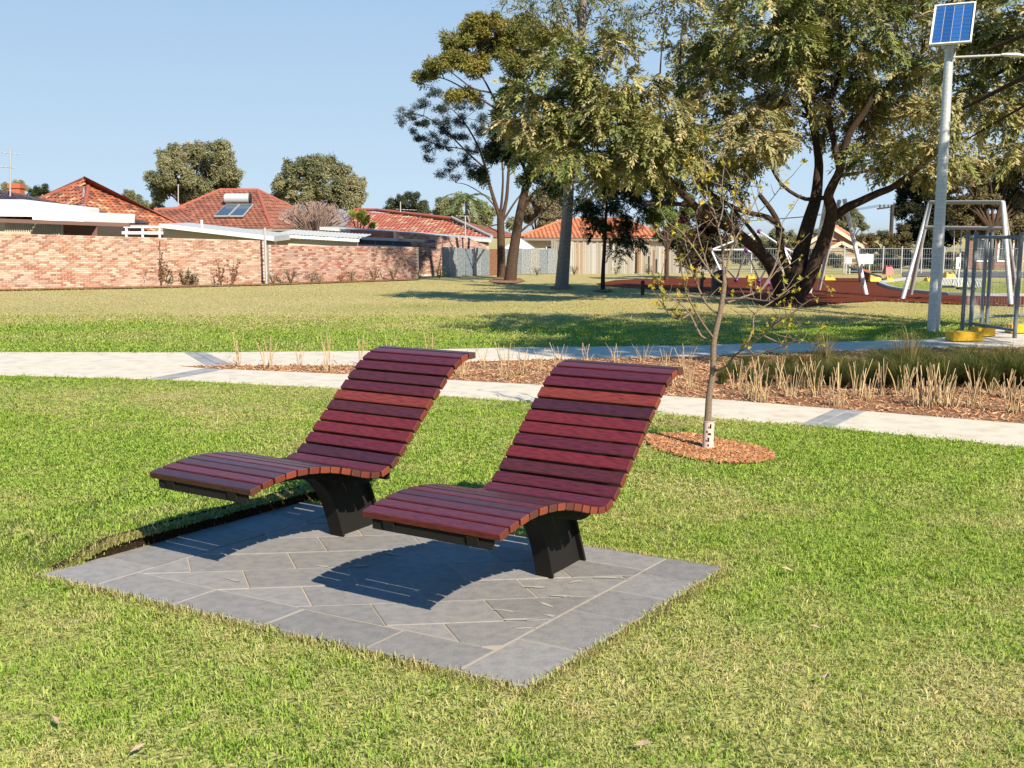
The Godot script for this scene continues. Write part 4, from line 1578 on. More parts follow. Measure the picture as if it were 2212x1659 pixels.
var tile: ArrayMesh
func tile_mesh() -> ArrayMesh:
	var st := start()
	var n := 5
	var w := 0.3
	var l := 0.37
	for i in n:
		var x0 := -w / 2 + w * i / n
		var x1 := -w / 2 + w * (i + 1) / n
		var y0 := 0.03 * (0.5 - 0.5 * cos(TAU * i / n))
		var y1 := 0.03 * (0.5 - 0.5 * cos(TAU * (i + 1) / n))
		q4(st, Vector3(x0, y0 + 0.035, l / 2), Vector3(x1, y1 + 0.035, l / 2), Vector3(x1, y1, -l / 2), Vector3(x0, y0, -l / 2))
		q4(st, Vector3(x0, y0 + 0.01, l / 2), Vector3(x1, y1 + 0.01, l / 2), Vector3(x1, y1 + 0.035, l / 2), Vector3(x0, y0 + 0.035, l / 2))
	return st.commit()

func roof_face(o: Node, a: Vector3, b: Vector3, c: Vector3, d: Vector3, cols: Array, deck: Material, tiled := true) -> void:
	var e := (b - a).normalized()
	var n := (b - a).cross(d - a if d != a else c - a).normalized()
	if n.y < 0:
		n = -n
	var up := n.cross(e)
	if up.y < 0:
		up = -up
	c -= n * (c - a).dot(n)
	var st := start()
	var k := n * -0.03
	for tr in [[a, b, c], [a, c, d]]:
		if tr[1].distance_to(tr[2]) < 0.01:
			continue
		if (tr[1] - tr[0]).cross(tr[2] - tr[0]).dot(n) > 0:
			t3(st, tr[0] + k, tr[1] + k, tr[2] + k)
		else:
			t3(st, tr[0] + k, tr[2] + k, tr[1] + k)
	part("roof", st.commit(), deck, o)
	if not tiled:
		return
	var poly := PackedVector2Array()
	var top := 0.0
	for p in [a, b, c, d]:
		var q := Vector2((p - a).dot(e), (p - a).dot(up))
		top = maxf(top, q.y)
		poly.append(q)
	var basis := Basis(e, n, e.cross(n))
	var xs := []
	var cs := []
	for r in int(top / 0.32) + 1:
		var y := 0.16 + 0.32 * r
		var x := -14.0 + (0.15 if r % 2 else 0.0)
		while x < 24.0:
			if Geometry2D.is_point_in_polygon(Vector2(x, y), poly):
				xs.append(Transform3D(basis, a + e * x + up * y))
				cs.append(cols[rng.randi() % cols.size()] * rng.randf_range(0.85, 1.12))
			x += 0.3
	if xs.size():
		scatter("roof_tiles", tile, M.tile, xs, cs, o)

func ridge(o: Node, pts: Array, m: Material) -> void:
	var st := start()
	for i in pts.size() - 1:
		var n := int(pts[i].distance_to(pts[i + 1]) / 0.4) + 1
		for k in n:
			var a: Vector3 = pts[i].lerp(pts[i + 1], float(k) / n)
			var b: Vector3 = pts[i].lerp(pts[i + 1], float(k + 1) / n)
			tube(st, [a + Vector3(0, 0.02, 0), b + Vector3(0, 0.02, 0)], [0.12, 0.10], 6)
	part("ridge_cap", st.commit(), m, o)

func hip_house(called: String, label: String, fl: Vector3, fr: Vector3, br: Vector3, bl: Vector3, r1: Vector3, r2: Vector3, cols: Array, deck: Material, wall: Material) -> Node3D:
	var base := (fl + fr + br + bl) / 4.0
	base.y = ground_y(base.z)
	var o := thing(called, label, "house", base)
	var v := []
	for p in [fl, fr, br, bl, r1, r2]:
		v.append(p - base)
	roof_face(o, v[0], v[1], v[5], v[4], cols, deck)
	roof_face(o, v[1], v[2], v[5], v[5], cols, deck)
	roof_face(o, v[2], v[3], v[4], v[5], cols, deck, false)
	roof_face(o, v[3], v[0], v[4], v[4], cols, deck)
	ridge(o, [v[0], v[4]], deck)
	ridge(o, [v[1], v[5]], deck)
	ridge(o, [v[2], v[5]], deck)
	ridge(o, [v[4], v[5]], deck)
	var mid: Vector3 = (v[0] + v[1] + v[2] + v[3]) / 4.0
	var c := []
	for i in 4:
		c.append(v[i].lerp(mid, 0.08))
	for i in 4:
		var st := start()
		var a: Vector3 = c[i]
		var b: Vector3 = c[(i + 1) % 4]
		var out := ((a + b) / 2.0 - mid)
		out.y = 0
		out = out.normalized() * 0.12
		hexa(st, [Vector3(a.x, 0, a.z), Vector3(b.x, 0, b.z), Vector3(b.x, 0, b.z) - out, Vector3(a.x, 0, a.z) - out, a, b, b - out, a - out])
		part("wall", st.commit(), wall, o)
		if i < 2:
			for t in [0.25, 0.7]:
				var p: Vector3 = a.lerp(b, t)
				var dir := (b - a)
				dir.y = 0
				dir = dir.normalized()
				var bs := Basis(dir, Vector3.UP, dir.cross(Vector3.UP))
				var w := Node3D.new()
				w.name = numbered(o, "window")
				o.add_child(w)
				w.transform = Transform3D(bs, Vector3(p.x, p.y - 1.1, p.z) + out * 0.25)
				st = start()
				for sg in [-1.0, 1.0]:
					bx(st, Vector3(sg * 0.7, 0, 0), Vector3(0.07, 1.2, 0.07))
					bx(st, Vector3(0, sg * 0.6, 0), Vector3(1.47, 0.07, 0.072))
				bx(st, Vector3.ZERO, Vector3(0.05, 1.15, 0.05))
				part("frame", st.commit(), M.white, w)
				st = start()
				bx(st, Vector3(0, 0, 0.0), Vector3(1.36, 1.14, 0.02))
				part("pane", st.commit(), M.glass, w)
	for i in 4:
		var st := start()
		beam(st, v[i] + Vector3(0, -0.09, 0), v[(i + 1) % 4] + Vector3(0, -0.09, 0), 0.1, 0.14)
		part("gutter", st.commit(), M.gutter, o)
	return o

func left_row() -> void:
	var pink := [Color(0.39, 0.27, 0.205), Color(0.43, 0.32, 0.255), Color(0.35, 0.20, 0.14), Color(0.37, 0.23, 0.165), Color(0.29, 0.14, 0.095), Color(0.45, 0.355, 0.295)]
	var red := [Color(0.36, 0.20, 0.15), Color(0.38, 0.24, 0.19), Color(0.28, 0.095, 0.065), Color(0.41, 0.30, 0.25), Color(0.33, 0.20, 0.16), Color(0.24, 0.11, 0.09), Color(0.38, 0.27, 0.22)]
	var a := gp(-560, 637)
	var b := gp(577, 612.5)
	brick_wall("brick_wall", "long low wall of pale orange bricks at the left of the park", a, b, at(-560, 488, -a.z).y, at(577, 520, -b.z).y, 0.24, pink)
	var c := gp(583, 612)
	var d := gp(905, 601.5)
	brick_wall("brick_wall", "darker mottled red brick wall right of the grey downpipe", c, d, at(583, 529, -c.z).y, at(905, 534, -d.z).y, 0.24, red)
	# brick outbuilding that closes the row, its wall a little behind
	var e := gp(800, 604) + Vector3(0.5, 0, -5.5)
	var f := gp(1058, 596) + Vector3(-0.1, 0, -2.5)
	var ob := brick_wall("outbuilding", "brick outbuilding with thin flat grey roof, shaded by the gum trees", e, f, at(800, 500, -e.z).y, at(1058, 519, -f.z).y, 0.24, red)
	ob.set_meta("category", "outbuilding")
	var st := start()
	var r0 := at(693, 492, -e.z + 0.2) - e
	var r1 := at(1062, 519, -f.z + 0.1) - e
	hexa(st, [r0 + Vector3(0, -0.1, 0.3), r1 + Vector3(0, -0.1, 0.3), r1 + Vector3(0, -0.1, -6), r0 + Vector3(0, -0.1, -6), r0 + Vector3(0, 0.04, 0.3), r1 + Vector3(0, 0.04, 0.3), r1 + Vector3(0, 0.08, -5), r0 + Vector3(0, 0.08, -5)])
	part("roof", st.commit(), M.zinc_roof, ob)
	st = start()
	wall_piece(st, at(700, 560, -e.z + 0.4) - e + Vector3(0, -1, 0), Vector3(-0.05, -0.3, -0.4), at(700, 494, -e.z + 0.4) - e, Vector3(-0.05, at(800, 500, -e.z).y - e.y, -0.4), 0.2)
	part("wall", st.commit(), M.brick_plain, ob)
	var p := gp(576, 613.5)
	st = start()
	rod(st, Vector3(0, -0.1, 0), Vector3(0, at(575, 492, -p.z).y - p.y, 0), 0.045, 10)
	for y in [0.4, 1.2]:
		bx(st, Vector3(0, y, -0.03), Vector3(0.13, 0.05, 0.06))
	tag(part("downpipe", st.commit(), M.pale_grey, self), "grey vertical downpipe between the pale and the dark brick wall", "pipe").position = p + Vector3(0, 0, 0.02)
	# lean-to roofs behind the wall
	var z0 := 43.0
	var o := thing("lean_to", "long white edged lean-to roof over a cream wall behind the brick wall", "shed", at(470, 560, z0))
	var q := o.position
	st = start()
	var l0 := at(345, 486, z0) - q
	var l1 := at(592, 513, z0 - 0.6) - q
	hexa(st, [l0 + Vector3(0, -0.08, 0), l1 + Vector3(0, -0.16, 0), l1 + Vector3(0, -0.1, -4), l0 + Vector3(0, -0.02, -4), l0 + Vector3(0, 0.05, 0), l1 + Vector3(0, 0.05, 0), l1 + Vector3(0, 0.12, -4), l0 + Vector3(0, 0.12, -4)])
	part("roof", st.commit(), M.zinc_roof, o)
	st = start()
	beam(st, l0 + Vector3(0, -0.02, 0.05), l1 + Vector3(0, -0.05, 0.05), 0.08, 0.16)
	part("fascia", st.commit(), M.white, o)
	st = start()
	wall_piece(st, at(352, 560, z0 + 0.5) - q, at(592, 560, z0) - q, at(352, 489, z0 + 0.5) - q, at(592, 513, z0) - q, 0.15)
	part("wall", st.commit(), M.cream, o)
	z0 = 46.5
	o = thing("garage", "cream garage with white corrugated roof edge and dark blue end", "garage", at(680, 560, z0))
	q = o.position
	st = start()
	var k0 := at(591, 505, z0 - 1.0) - q
	var k1 := at(776, 516, z0 - 1.0) - q
	for i in 46:
		var t0 := i / 46.0
		var t1 := (i + 1) / 46.0
		var y0 := 0.03 if i % 2 else 0.0
		var y1 := 0.0 if i % 2 else 0.03
		var u := k0.lerp(k1, t0) + Vector3(0, y0, 0)
		var v := k0.lerp(k1, t1) + Vector3(0, y1, 0)
		q4(st, u, v, v + Vector3(0, 0.16, -4), u + Vector3(0, 0.16, -4))
	part("roof", st.commit(), M.zinc_roof, o)
	st = start()
	beam(st, k0 + Vector3(0, -0.07, 0.02), k1 + Vector3(0, -0.07, 0.02), 0.1, 0.12)
	part("gutter", st.commit(), M.white, o)
	st = start()
	wall_piece(st, at(597, 560, z0 - 0.8) - q, at(772, 560, z0 - 0.8) - q, at(597, 507, z0 - 0.8) - q, at(772, 517, z0 - 0.8) - q, 0.15)
	part("wall", st.commit(), M.cream, o)
	for j in 3:
		st = start()
		wall_piece(st, at(774 + j * 38, 560, z0 + 0.2) - q, at(811 + j * 38, 560, z0 + 0.2) - q, at(774 + j * 38, 517 + j * 1.5, z0 + 0.2) - q, at(811 + j * 38, 518.5 + j * 1.5, z0 + 0.2) - q, 0.06)
		part("cladding_panel", st.commit(), M.dark_blue, o)
	st = start()
	beam(st, at(774, 514, z0) - q, at(940, 521, z0) - q, 0.12, 0.1)
	part("blue_gutter", st.commit(), M.dark_blue, o)
	# white carport at the far left
	z0 = 37.0
	o = thing("carport", "white edged carport with brown gutter at the far left", "carport", at(60, 560, z0))
	q = o.position
	st = start()
	var w0 := at(-120, 430, z0) - q
	var w1 := at(70, 452, z0) - q
	var w2 := at(183, 465, z0 + 0.4) - q
	hexa(st, [at(-120, 466, z0) - q, at(70, 468, z0) - q, at(70, 468, z0) - q + Vector3(0, 0.1, -6), at(-120, 466, z0) - q + Vector3(0, 0.1, -6), w0, w1, w1 + Vector3(0, 0.15, -6), w0 + Vector3(0, 0.15, -6)])
	part("fascia", st.commit(), M.white, o)
	st = start()
	hexa(st, [at(70, 474, z0 - 0.2) - q, at(181, 480, z0 + 0.2) - q, at(181, 480, z0 + 0.2) - q + Vector3(0, 0, -5), at(70, 474, z0 - 0.2) - q + Vector3(0, 0, -5), at(70, 460, z0 - 0.2) - q, w2, w2 + Vector3(0, 0.1, -5), at(70, 460, z0 - 0.2) - q + Vector3(0, 0.1, -5)])
	part("fascia_end", st.commit(), M.white, o)
	st = start()
	beam(st, at(-120, 472, z0 - 0.4) - q, at(280, 486, z0 - 0.1) - q, 0.12, 0.13)
	part("gutter", st.commit(), M.brown_paint, o)
	st = start()
	wall_piece(st, at(-120, 560, z0 + 0.6) - q, at(134, 560, z0 + 0.6) - q, at(-120, 474, z0 + 0.6) - q, at(134, 482, z0 + 0.6) - q, 0.1)
	part("wall", st.commit(), M.cream, o)
	st = start()
	for i in 24:
		var x := 14.0 + i * 5.0
		var g0 := at(x, 530, z0 + 0.55) - q
		bx(st, g0 + Vector3(0, 0.3, 0), Vector3(0.03, 1.0, 0.03))
	part("battens", st.commit(), M.cream, o)
	for j in 2:
		st = start()
		wall_piece(st, at(135 + j * 75, 560, z0 + 1.6) - q, at(210 + j * 70, 560, z0 + 1.6) - q, at(135 + j * 75, 480, z0 + 1.6) - q, at(210 + j * 70, 484, z0 + 1.6) - q, 0.1)
		part("back_wall", st.commit(), M.brown_paint if j == 0 else M.dark_wood, o)
	z0 = 38.6
	st = start()
	for x in [273, 308, 345]:
		rod(st, at(x, 560, z0) - q, at(x, 488, z0) - q, 0.05, 6)
	beam(st, at(268, 490, z0) - q, at(352, 490, z0) - q, 0.1, 0.08)
	beam(st, at(264, 503, z0) - q, at(352, 503, z0) - q, 0.1, 0.10)
	part("pergola", st.commit(), M.white, o)
	for x in [[224, 481, 470], [436, 492, 483]]:
		st = start()
		var g0 := at(x[0], x[1], z0 + 1.0)
		rod(st, Vector3.ZERO, Vector3(0, (x[1] - x[2]) / SURVEY_F * z0 + 0.1, 0), 0.05, 8)
		blob_ball(st, Vector3(0, (x[1] - x[2]) / SURVEY_F * z0 + 0.1, 0), Vector3(0.07, 0.03, 0.07), 4, 8)
		tag(part("vent_pipe", st.commit(), M.white, self), "short white vent pipe above the carport gutter" if x[0] < 300 else "short white vent pipe above the lean-to roof", "vent pipe").position = g0
	# houses
	var multi := [Color(0.33, 0.11, 0.050), Color(0.36, 0.125, 0.058), Color(0.30, 0.095, 0.046), Color(0.37, 0.145, 0.075), Color(0.13, 0.06, 0.042), Color(0.42, 0.28, 0.14), Color(0.33, 0.105, 0.05)]
	var brown := [Color(0.22, 0.085, 0.052), Color(0.26, 0.10, 0.06), Color(0.19, 0.075, 0.046), Color(0.28, 0.115, 0.068)]
	var rosy := [Color(0.36, 0.12, 0.062), Color(0.39, 0.135, 0.075), Color(0.38, 0.11, 0.08), Color(0.42, 0.13, 0.09), Color(0.44, 0.30, 0.18)]
	var orange := [Color(0.52, 0.19, 0.085), Color(0.55, 0.21, 0.10), Color(0.49, 0.17, 0.08)]
	var dark := [Color(0.05, 0.038, 0.045), Color(0.065, 0.05, 0.06), Color(0.04, 0.03, 0.036)]
	var x1 := at(-250, 482, 41)
	var x2 := at(114, 482, 41)
	hip_house("house", "house with dark slate coloured hip roof at the far left", x1, x2, x2 + Vector3(0.6, 0, -9), x1 + Vector3(0, 0, -9), at(-250, 383, 45.5), at(-150, 383, 45.5), dark, M.deck_dark, M.brick_plain)
	var fc := at(172, 500, 47)
	var lc := at(-82, 492, 53)
	var rc := at(420, 492, 53)
	lc.y = fc.y
	rc.y = fc.y
	hip_house("house", "house with mottled red and orange pyramid tile roof", lc, fc, rc, Vector3(at(190, 490, 60).x, fc.y, -60), at(167, 398, 53), at(192, 398.5, 54), multi, M.deck_red, M.brick_plain)
	var f1 := at(285, 494, 60)
	var f2 := at(586, 493, 60)
	f1.y = f2.y
	var h3 := hip_house("house", "house with brown red hip roof carrying a solar water heater", f1, f2, Vector3(at(722, 490, 70).x, f2.y, -70), Vector3(at(330, 490, 70).x, f2.y, -70), at(476, 411, 65), at(556, 411, 65), brown, M.deck_red, M.brick_plain)
	var g1 := at(268, 494, 57)
	var g2 := at(430, 494, 57.5)
	g1.y = f2.y
	g2.y = f2.y
	roof_face(h3, g1 - h3.position, g2 - h3.position, at(402, 450, 61) - h3.position, at(333, 454, 60.5) - h3.position, brown, M.deck_red)
	ridge(h3, [at(333, 454, 60.5) - h3.position, at(402, 450, 61) - h3.position], M.deck_red)
	# solar water heater lying on that roof
	var n := (f2 - f1).cross(at(476, 411, 65) - f1).normalized()
	if n.y < 0:
		n = -n
	var on_roof := func(px: float, py: float, lift: float) -> Vector3:
		var r := ray(px, py)
		var t := (f1 - Vector3(0, EYE, 0)).dot(n) / r.dot(n)
		return Vector3(0, EYE, 0) + r * t + n * lift
	var s0: Vector3 = on_roof.call(462, 474, 0.12)
	o = thing("solar_water_heater", "solar water heater with round steel tank and two collector panels on the roof", "water heater", s0)
	for j in 2:
		st = start()
		var bl: Vector3 = on_roof.call(463 + j * 33, 474, 0.14) - s0
		var br: Vector3 = on_roof.call(493 + j * 33, 474, 0.14) - s0
		var tr: Vector3 = on_roof.call(519 + j * 29, 448, 0.14) - s0
		var tl: Vector3 = on_roof.call(490 + j * 31, 448, 0.14) - s0
		hexa(st, [bl, br, tr, tl, bl + n * 0.08, br + n * 0.08, tr + n * 0.08, tl + n * 0.08])
		part("panel_frame", st.commit(), M.pale_grey, o)
		st = start()
		var cc := (bl + br + tr + tl) / 4.0
		q4(st, bl.lerp(cc, 0.07) + n * 0.09, br.lerp(cc, 0.07) + n * 0.09, tr.lerp(cc, 0.07) + n * 0.09, tl.lerp(cc, 0.07) + n * 0.09)
		part("collector", st.commit(), M.collector, o)
	st = start()
	var ta: Vector3 = on_roof.call(488, 442, 0.38) - s0
	var tb: Vector3 = on_roof.call(541, 442, 0.38) - s0
	tube(st, [ta, ta.lerp(tb, 0.04), ta.lerp(tb, 0.93), tb], [0.26, 0.3, 0.3, 0.3], 16)
	part("tank", st.commit(), M.galv, o)
	st = start()
	tube(st, [tb, tb + (tb - ta) * 0.05], [0.305, 0.28], 16)
	part("tank_cap", st.commit(), M.rubber, o)
	for t in [0.15, 0.85]:
		st = start()
		rod(st, ta.lerp(tb, t), ta.lerp(tb, t) - n * 0.4, 0.04, 6)
		part("bracket", st.commit(), M.dark_wood, o)
	# long red roof in the middle
	var m1 := at(742, 500, 66)
	var m2 := at(1062, 517, 60)
	m2.y = m1.y - 0.35
	var h5 := thing("house", "house with long low red roof flecked with pale tiles", "house", m1)
	roof_face(h5, Vector3.ZERO, m2 - m1, at(976, 473, 65) - m1, at(765, 453, 72) - m1, rosy, M.deck_red)
	roof_face(h5, m2 - m1, m2 - m1 + Vector3(2.0, 0, -7), at(976, 473, 65) - m1, at(976, 473, 65) - m1, brown, M.deck_red)
	ridge(h5, [at(765, 453, 72) - m1, at(812, 454, 71) - m1, at(976, 473, 65) - m1], M.deck_red)
	st = start()
	tube(st, [m2 - m1 + Vector3(0, 0.08, 0), at(976, 473, 65) - m1 + Vector3(0, 0.1, 0)], [0.09, 0.09], 6)
	part("hip_flashing", st.commit(), M.pale_grey, h5)
	st = start()
	wall_piece(st, Vector3(0.3, -2.2, -0.4), m2 - m1 + Vector3(-0.3, -2.2, -0.4), Vector3(0.3, -0.05, -0.4), m2 - m1 + Vector3(-0.3, -0.05, -0.4), 0.2)
	part("wall", st.commit(), M.brick_plain, h5)
	# orange roof beyond the timber fence
	var o1 := at(1117, 514, 70)
	var o2 := at(1445, 531, 66)
	o2.y = o1.y
	hip_house("house", "house with bright orange hip roof beyond the timber fence", o1, o2, o2 + Vector3(1.5, 0, -9), o1 + Vector3(0.5, 0, -9), at(1222, 474, 74.5), at(1350, 476, 73.5), orange, M.deck_orange, M.cream)
	# gable house at the right
	z0 = 80.0
	var ga := at(1799, 489, z0)
	var gb := at(1886, 543, z0)
	var gc := at(1712, 543, z0)
	var back := Vector3(2.6, 0.15, -8)
	var h7 := thing("house", "house with orange gable roof and cream barge boards behind the far fence", "house", Vector3(ga.x, ground_y(-z0), -z0))
	q = h7.position
	roof_face(h7, gb - q, gb - q + back, ga - q + back, ga - q, orange, M.deck_orange)
	roof_face(h7, gc - q + back, gc - q, ga - q, ga - q + back, orange, M.deck_orange)
	st = start()
	t3(st, gc - q + Vector3(0.3, 0, -0.3), gb - q + Vector3(-0.3, 0, -0.3), ga - q + Vector3(0, -0.2, -0.3))
	part("gable", st.commit(), M.tan_wall, h7)
	st = start()
	wall_piece(st, Vector3(gc.x - q.x + 0.3, 0, -0.35), Vector3(gb.x - q.x - 0.3, 0, -0.35), gc - q + Vector3(0.3, 0, -0.35), gb - q + Vector3(-0.3, 0, -0.35), 0.2)
	part("wall", st.commit(), M.tan_wall, h7)
	st = start()
	beam(st, ga - q + Vector3(0, -0.12, 0.05), gb - q + Vector3(0, -0.12, 0.05), 0.1, 0.25)
	beam(st, ga - q + Vector3(0, -0.12, 0.05), gc - q + Vector3(0, -0.12, 0.05), 0.1, 0.25)
	part("barge_boards", st.commit(), M.cream, h7)
	var pa := at(1818, 521, z0 - 4)
	var pb := at(1876, 549, z0 - 4)
	var pc := at(1770, 545, z0 - 4)
	roof_face(h7, pb - q, pb - q + Vector3(0, 0, -3.5), pa - q + Vector3(0, 0, -3.5), pa - q, orange, M.deck_orange)
	roof_face(h7, pc - q + Vector3(0, 0, -3.5), pc - q, pa - q, pa - q + Vector3(0, 0, -3.5), orange, M.deck_orange)
	st = start()
	beam(st, pa - q + Vector3(0, -0.1, 0.05), pb - q + Vector3(0, -0.1, 0.05), 0.1, 0.22)
	beam(st, pa - q + Vector3(0, -0.1, 0.05), pc - q + Vector3(0, -0.1, 0.05), 0.1, 0.22)
	beam(st, pc - q + Vector3(0, -0.35, 0.05), pb - q + Vector3(0, -0.3, 0.05), 0.1, 0.16)
	part("porch_beams", st.commit(), M.cream, h7)
	for x in [1778, 1820, 1868]:
		st = start()
		var g0 := at(x, 549, z0 - 4) - q
		bx(st, Vector3(g0.x, g0.y / 2, g0.z), Vector3(0.25, absf(g0.y), 0.25))
		part("porch_post", st.commit(), M.cream, h7)
	# red brick house seen through the fences at the right
	z0 = 72.0
	var b0 := at(2085, 600, z0)
	b0.y = ground_y(-z0)
	var h8 := thing("house", "red brick house with white framed windows seen through the mesh fences", "house", b0)
	st = start()
	var bw := at(2420, 600, z0).x - b0.x
	wall_piece(st, Vector3.ZERO, Vector3(bw, 0, 0), Vector3(0, 2.3, 0), Vector3(bw, 2.3, 0), 0.25)
	part("wall", st.commit(), M.brick_plain, h8)
	roof_face(h8, Vector3(-0.4, 2.3, 0.5), Vector3(bw, 2.3, 0.5), Vector3(bw, 3.6, -4), Vector3(1.5, 3.6, -4), brown, M.deck_red)
	for x in [1.0, 2.6, 4.2]:
		var w := Node3D.new()
		w.name = numbered(h8, "window")
		h8.add_child(w)
		w.position = Vector3(x, 1.2, 0.02)
		st = start()
		for sg in [-1.0, 1.0]:
			bx(st, Vector3(sg * 0.5, 0, 0), Vector3(0.12, 1.5, 0.1))
			bx(st, Vector3(0, sg * 0.75, 0), Vector3(1.12, 0.12, 0.102))
		part("frame", st.commit(), M.white, w)
		st = start()
		bx(st, Vector3.ZERO, Vector3(0.9, 1.4, 0.03))
		part("pane", st.commit(), M.glass, w)
	st = start()
	for x in [3.5, 5.1, 5.6]:
		bx(st, Vector3(x, 1.15, 0.3), Vector3(0.3, 2.3, 0.3))
	part("column", st.commit(), M.tan_wall, h8)
	# white shed
	var sh := gp(1120, 592) + Vector3(0, 0, -2)
	var s1 := at(1122, 538, -sh.z)
	var s2 := at(1158, 538, -sh.z)
	var s3 := at(1124, 512, -sh.z)
	o = thing("shed", "small white gabled shed between the trunks and the orange roof", "shed", sh)
	st = start()
	hexa(st, [s1 - sh + Vector3(-1.0, -2, 0), s2 - sh + Vector3(0, -2, 0), s2 - sh + Vector3(0, -2, -3), s1 - sh + Vector3(-1, -2, -3), s1 - sh + Vector3(-1, 0, 0), s2 - sh, s2 - sh + Vector3(0, 0, -3), s1 - sh + Vector3(-1, 0, -3)])
	part("wall", st.commit(), M.white, o)
	st = start()
	q4(st, s3 - sh + Vector3(0, 0, 0.1), s2 - sh + Vector3(0.1, 0, 0.1), s2 - sh + Vector3(0.1, 0, -3), s3 - sh + Vector3(0, 0, -3))
	q4(st, s1 - sh + Vector3(-1.0, 0, 0.1), s3 - sh + Vector3(0, 0, 0.1), s3 - sh + Vector3(0, 0, -3), s1 - sh + Vector3(-1.0, 0, -3))
	t3(st, s1 - sh + Vector3(-1, 0, 0.05), s2 - sh + Vector3(0, 0, 0.05), s3 - sh + Vector3(0, 0, 0.05))
	part("roof", st.commit(), M.white, o)
	# chimney and aerials
	o = thing("chimney", "orange brick chimney behind the dark roof at the far left", "chimney", at(38, 436, 52))
	st = start()
	bx(st, Vector3(0, 0.2, 0), Vector3(0.52, 1.2, 0.52))
	part("stack", st.commit(), M.orange_brick, o)
	st = start()
	bx(st, Vector3(0, 0.72, 0), Vector3(0.62, 0.16, 0.62))
	bx(st, Vector3(0, 0.83, 0), Vector3(0.52, 0.08, 0.52))
	part("cap", st.commit(), M.orange_brick, o)
	for z in [[22, 436, 322, [[-22, 327, 43, 333], [-24, 358, 30, 363]], 46, "tall television aerial at the far left"], [1005, 510, 466, [[985, 466, 1030, 468]], 52, "small aerial on the long red roof"], [385, 450, 398, [[381, 400, 390, 400]], 66, "thin white pole beside the brown red roof"], [865, 458, 436, [[856, 452, 900, 454]], 60, "low aerial on the roof below the round far tree"]]:
		st = start()
		var a0 := at(z[0], z[1], z[4])
		rod(st, Vector3.ZERO, at(z[0], z[2], z[4]) - a0, 0.035, 6)
		for k in z[3]:
			var u := at(k[0], k[1], z[4]) - a0
			var v := at(k[2], k[3], z[4] + 0.6) - a0
			rod(st, u, v, 0.018, 5)
			for i in 6:
				var c0 := u.lerp(v, (i + 0.5) / 6.0)
				rod(st, c0 + Vector3(0.1, 0, 0.3), c0 - Vector3(0.1, 0, 0.3), 0.01, 4)
		tag(part("aerial", st.commit(), M.pale_grey, self), z[5], "aerial").position = a0
	var pp := gp(1922, 589)
	pp.z = -78
	pp.x = at(1922, 560, 78).x
	o = thing("power_pole", "dark power pole with cross arm beyond the playground", "power pole", Vector3(pp.x, -1.03, -78))
	st = start()
	var hh := at(1922, 442, 78).y + 1.03
	rod(st, Vector3.ZERO, Vector3(0, hh, 0), 0.14, 8)
	beam(st, Vector3(-1.1, hh - 0.3, 0), Vector3(0.5, hh - 0.1, 0), 0.1, 0.12)
	for x in [-0.9, -0.6, -0.3, 0.0]:
		rod(st, Vector3(x, hh - 0.25, 0), Vector3(x, hh, 0), 0.05, 6)
	part("pole", st.commit(), M.dark_wood, o)
	st = start()
	for k in 3:
		var pts := []
		for i in 9:
			var t := i / 8.0
			pts.append(Vector3(-0.9 + 0.4 * k, hh, 0).lerp(Vector3(-20, hh - 0.3, -14), t) + Vector3(0, -1.0 * 4.0 * t * (1.0 - t), 0))
		var rr := []
		for p2 in pts:
			rr.append(0.012)
		tube(st, pts, rr, 4)
	part("wires", st.commit(), M.rubber, o)

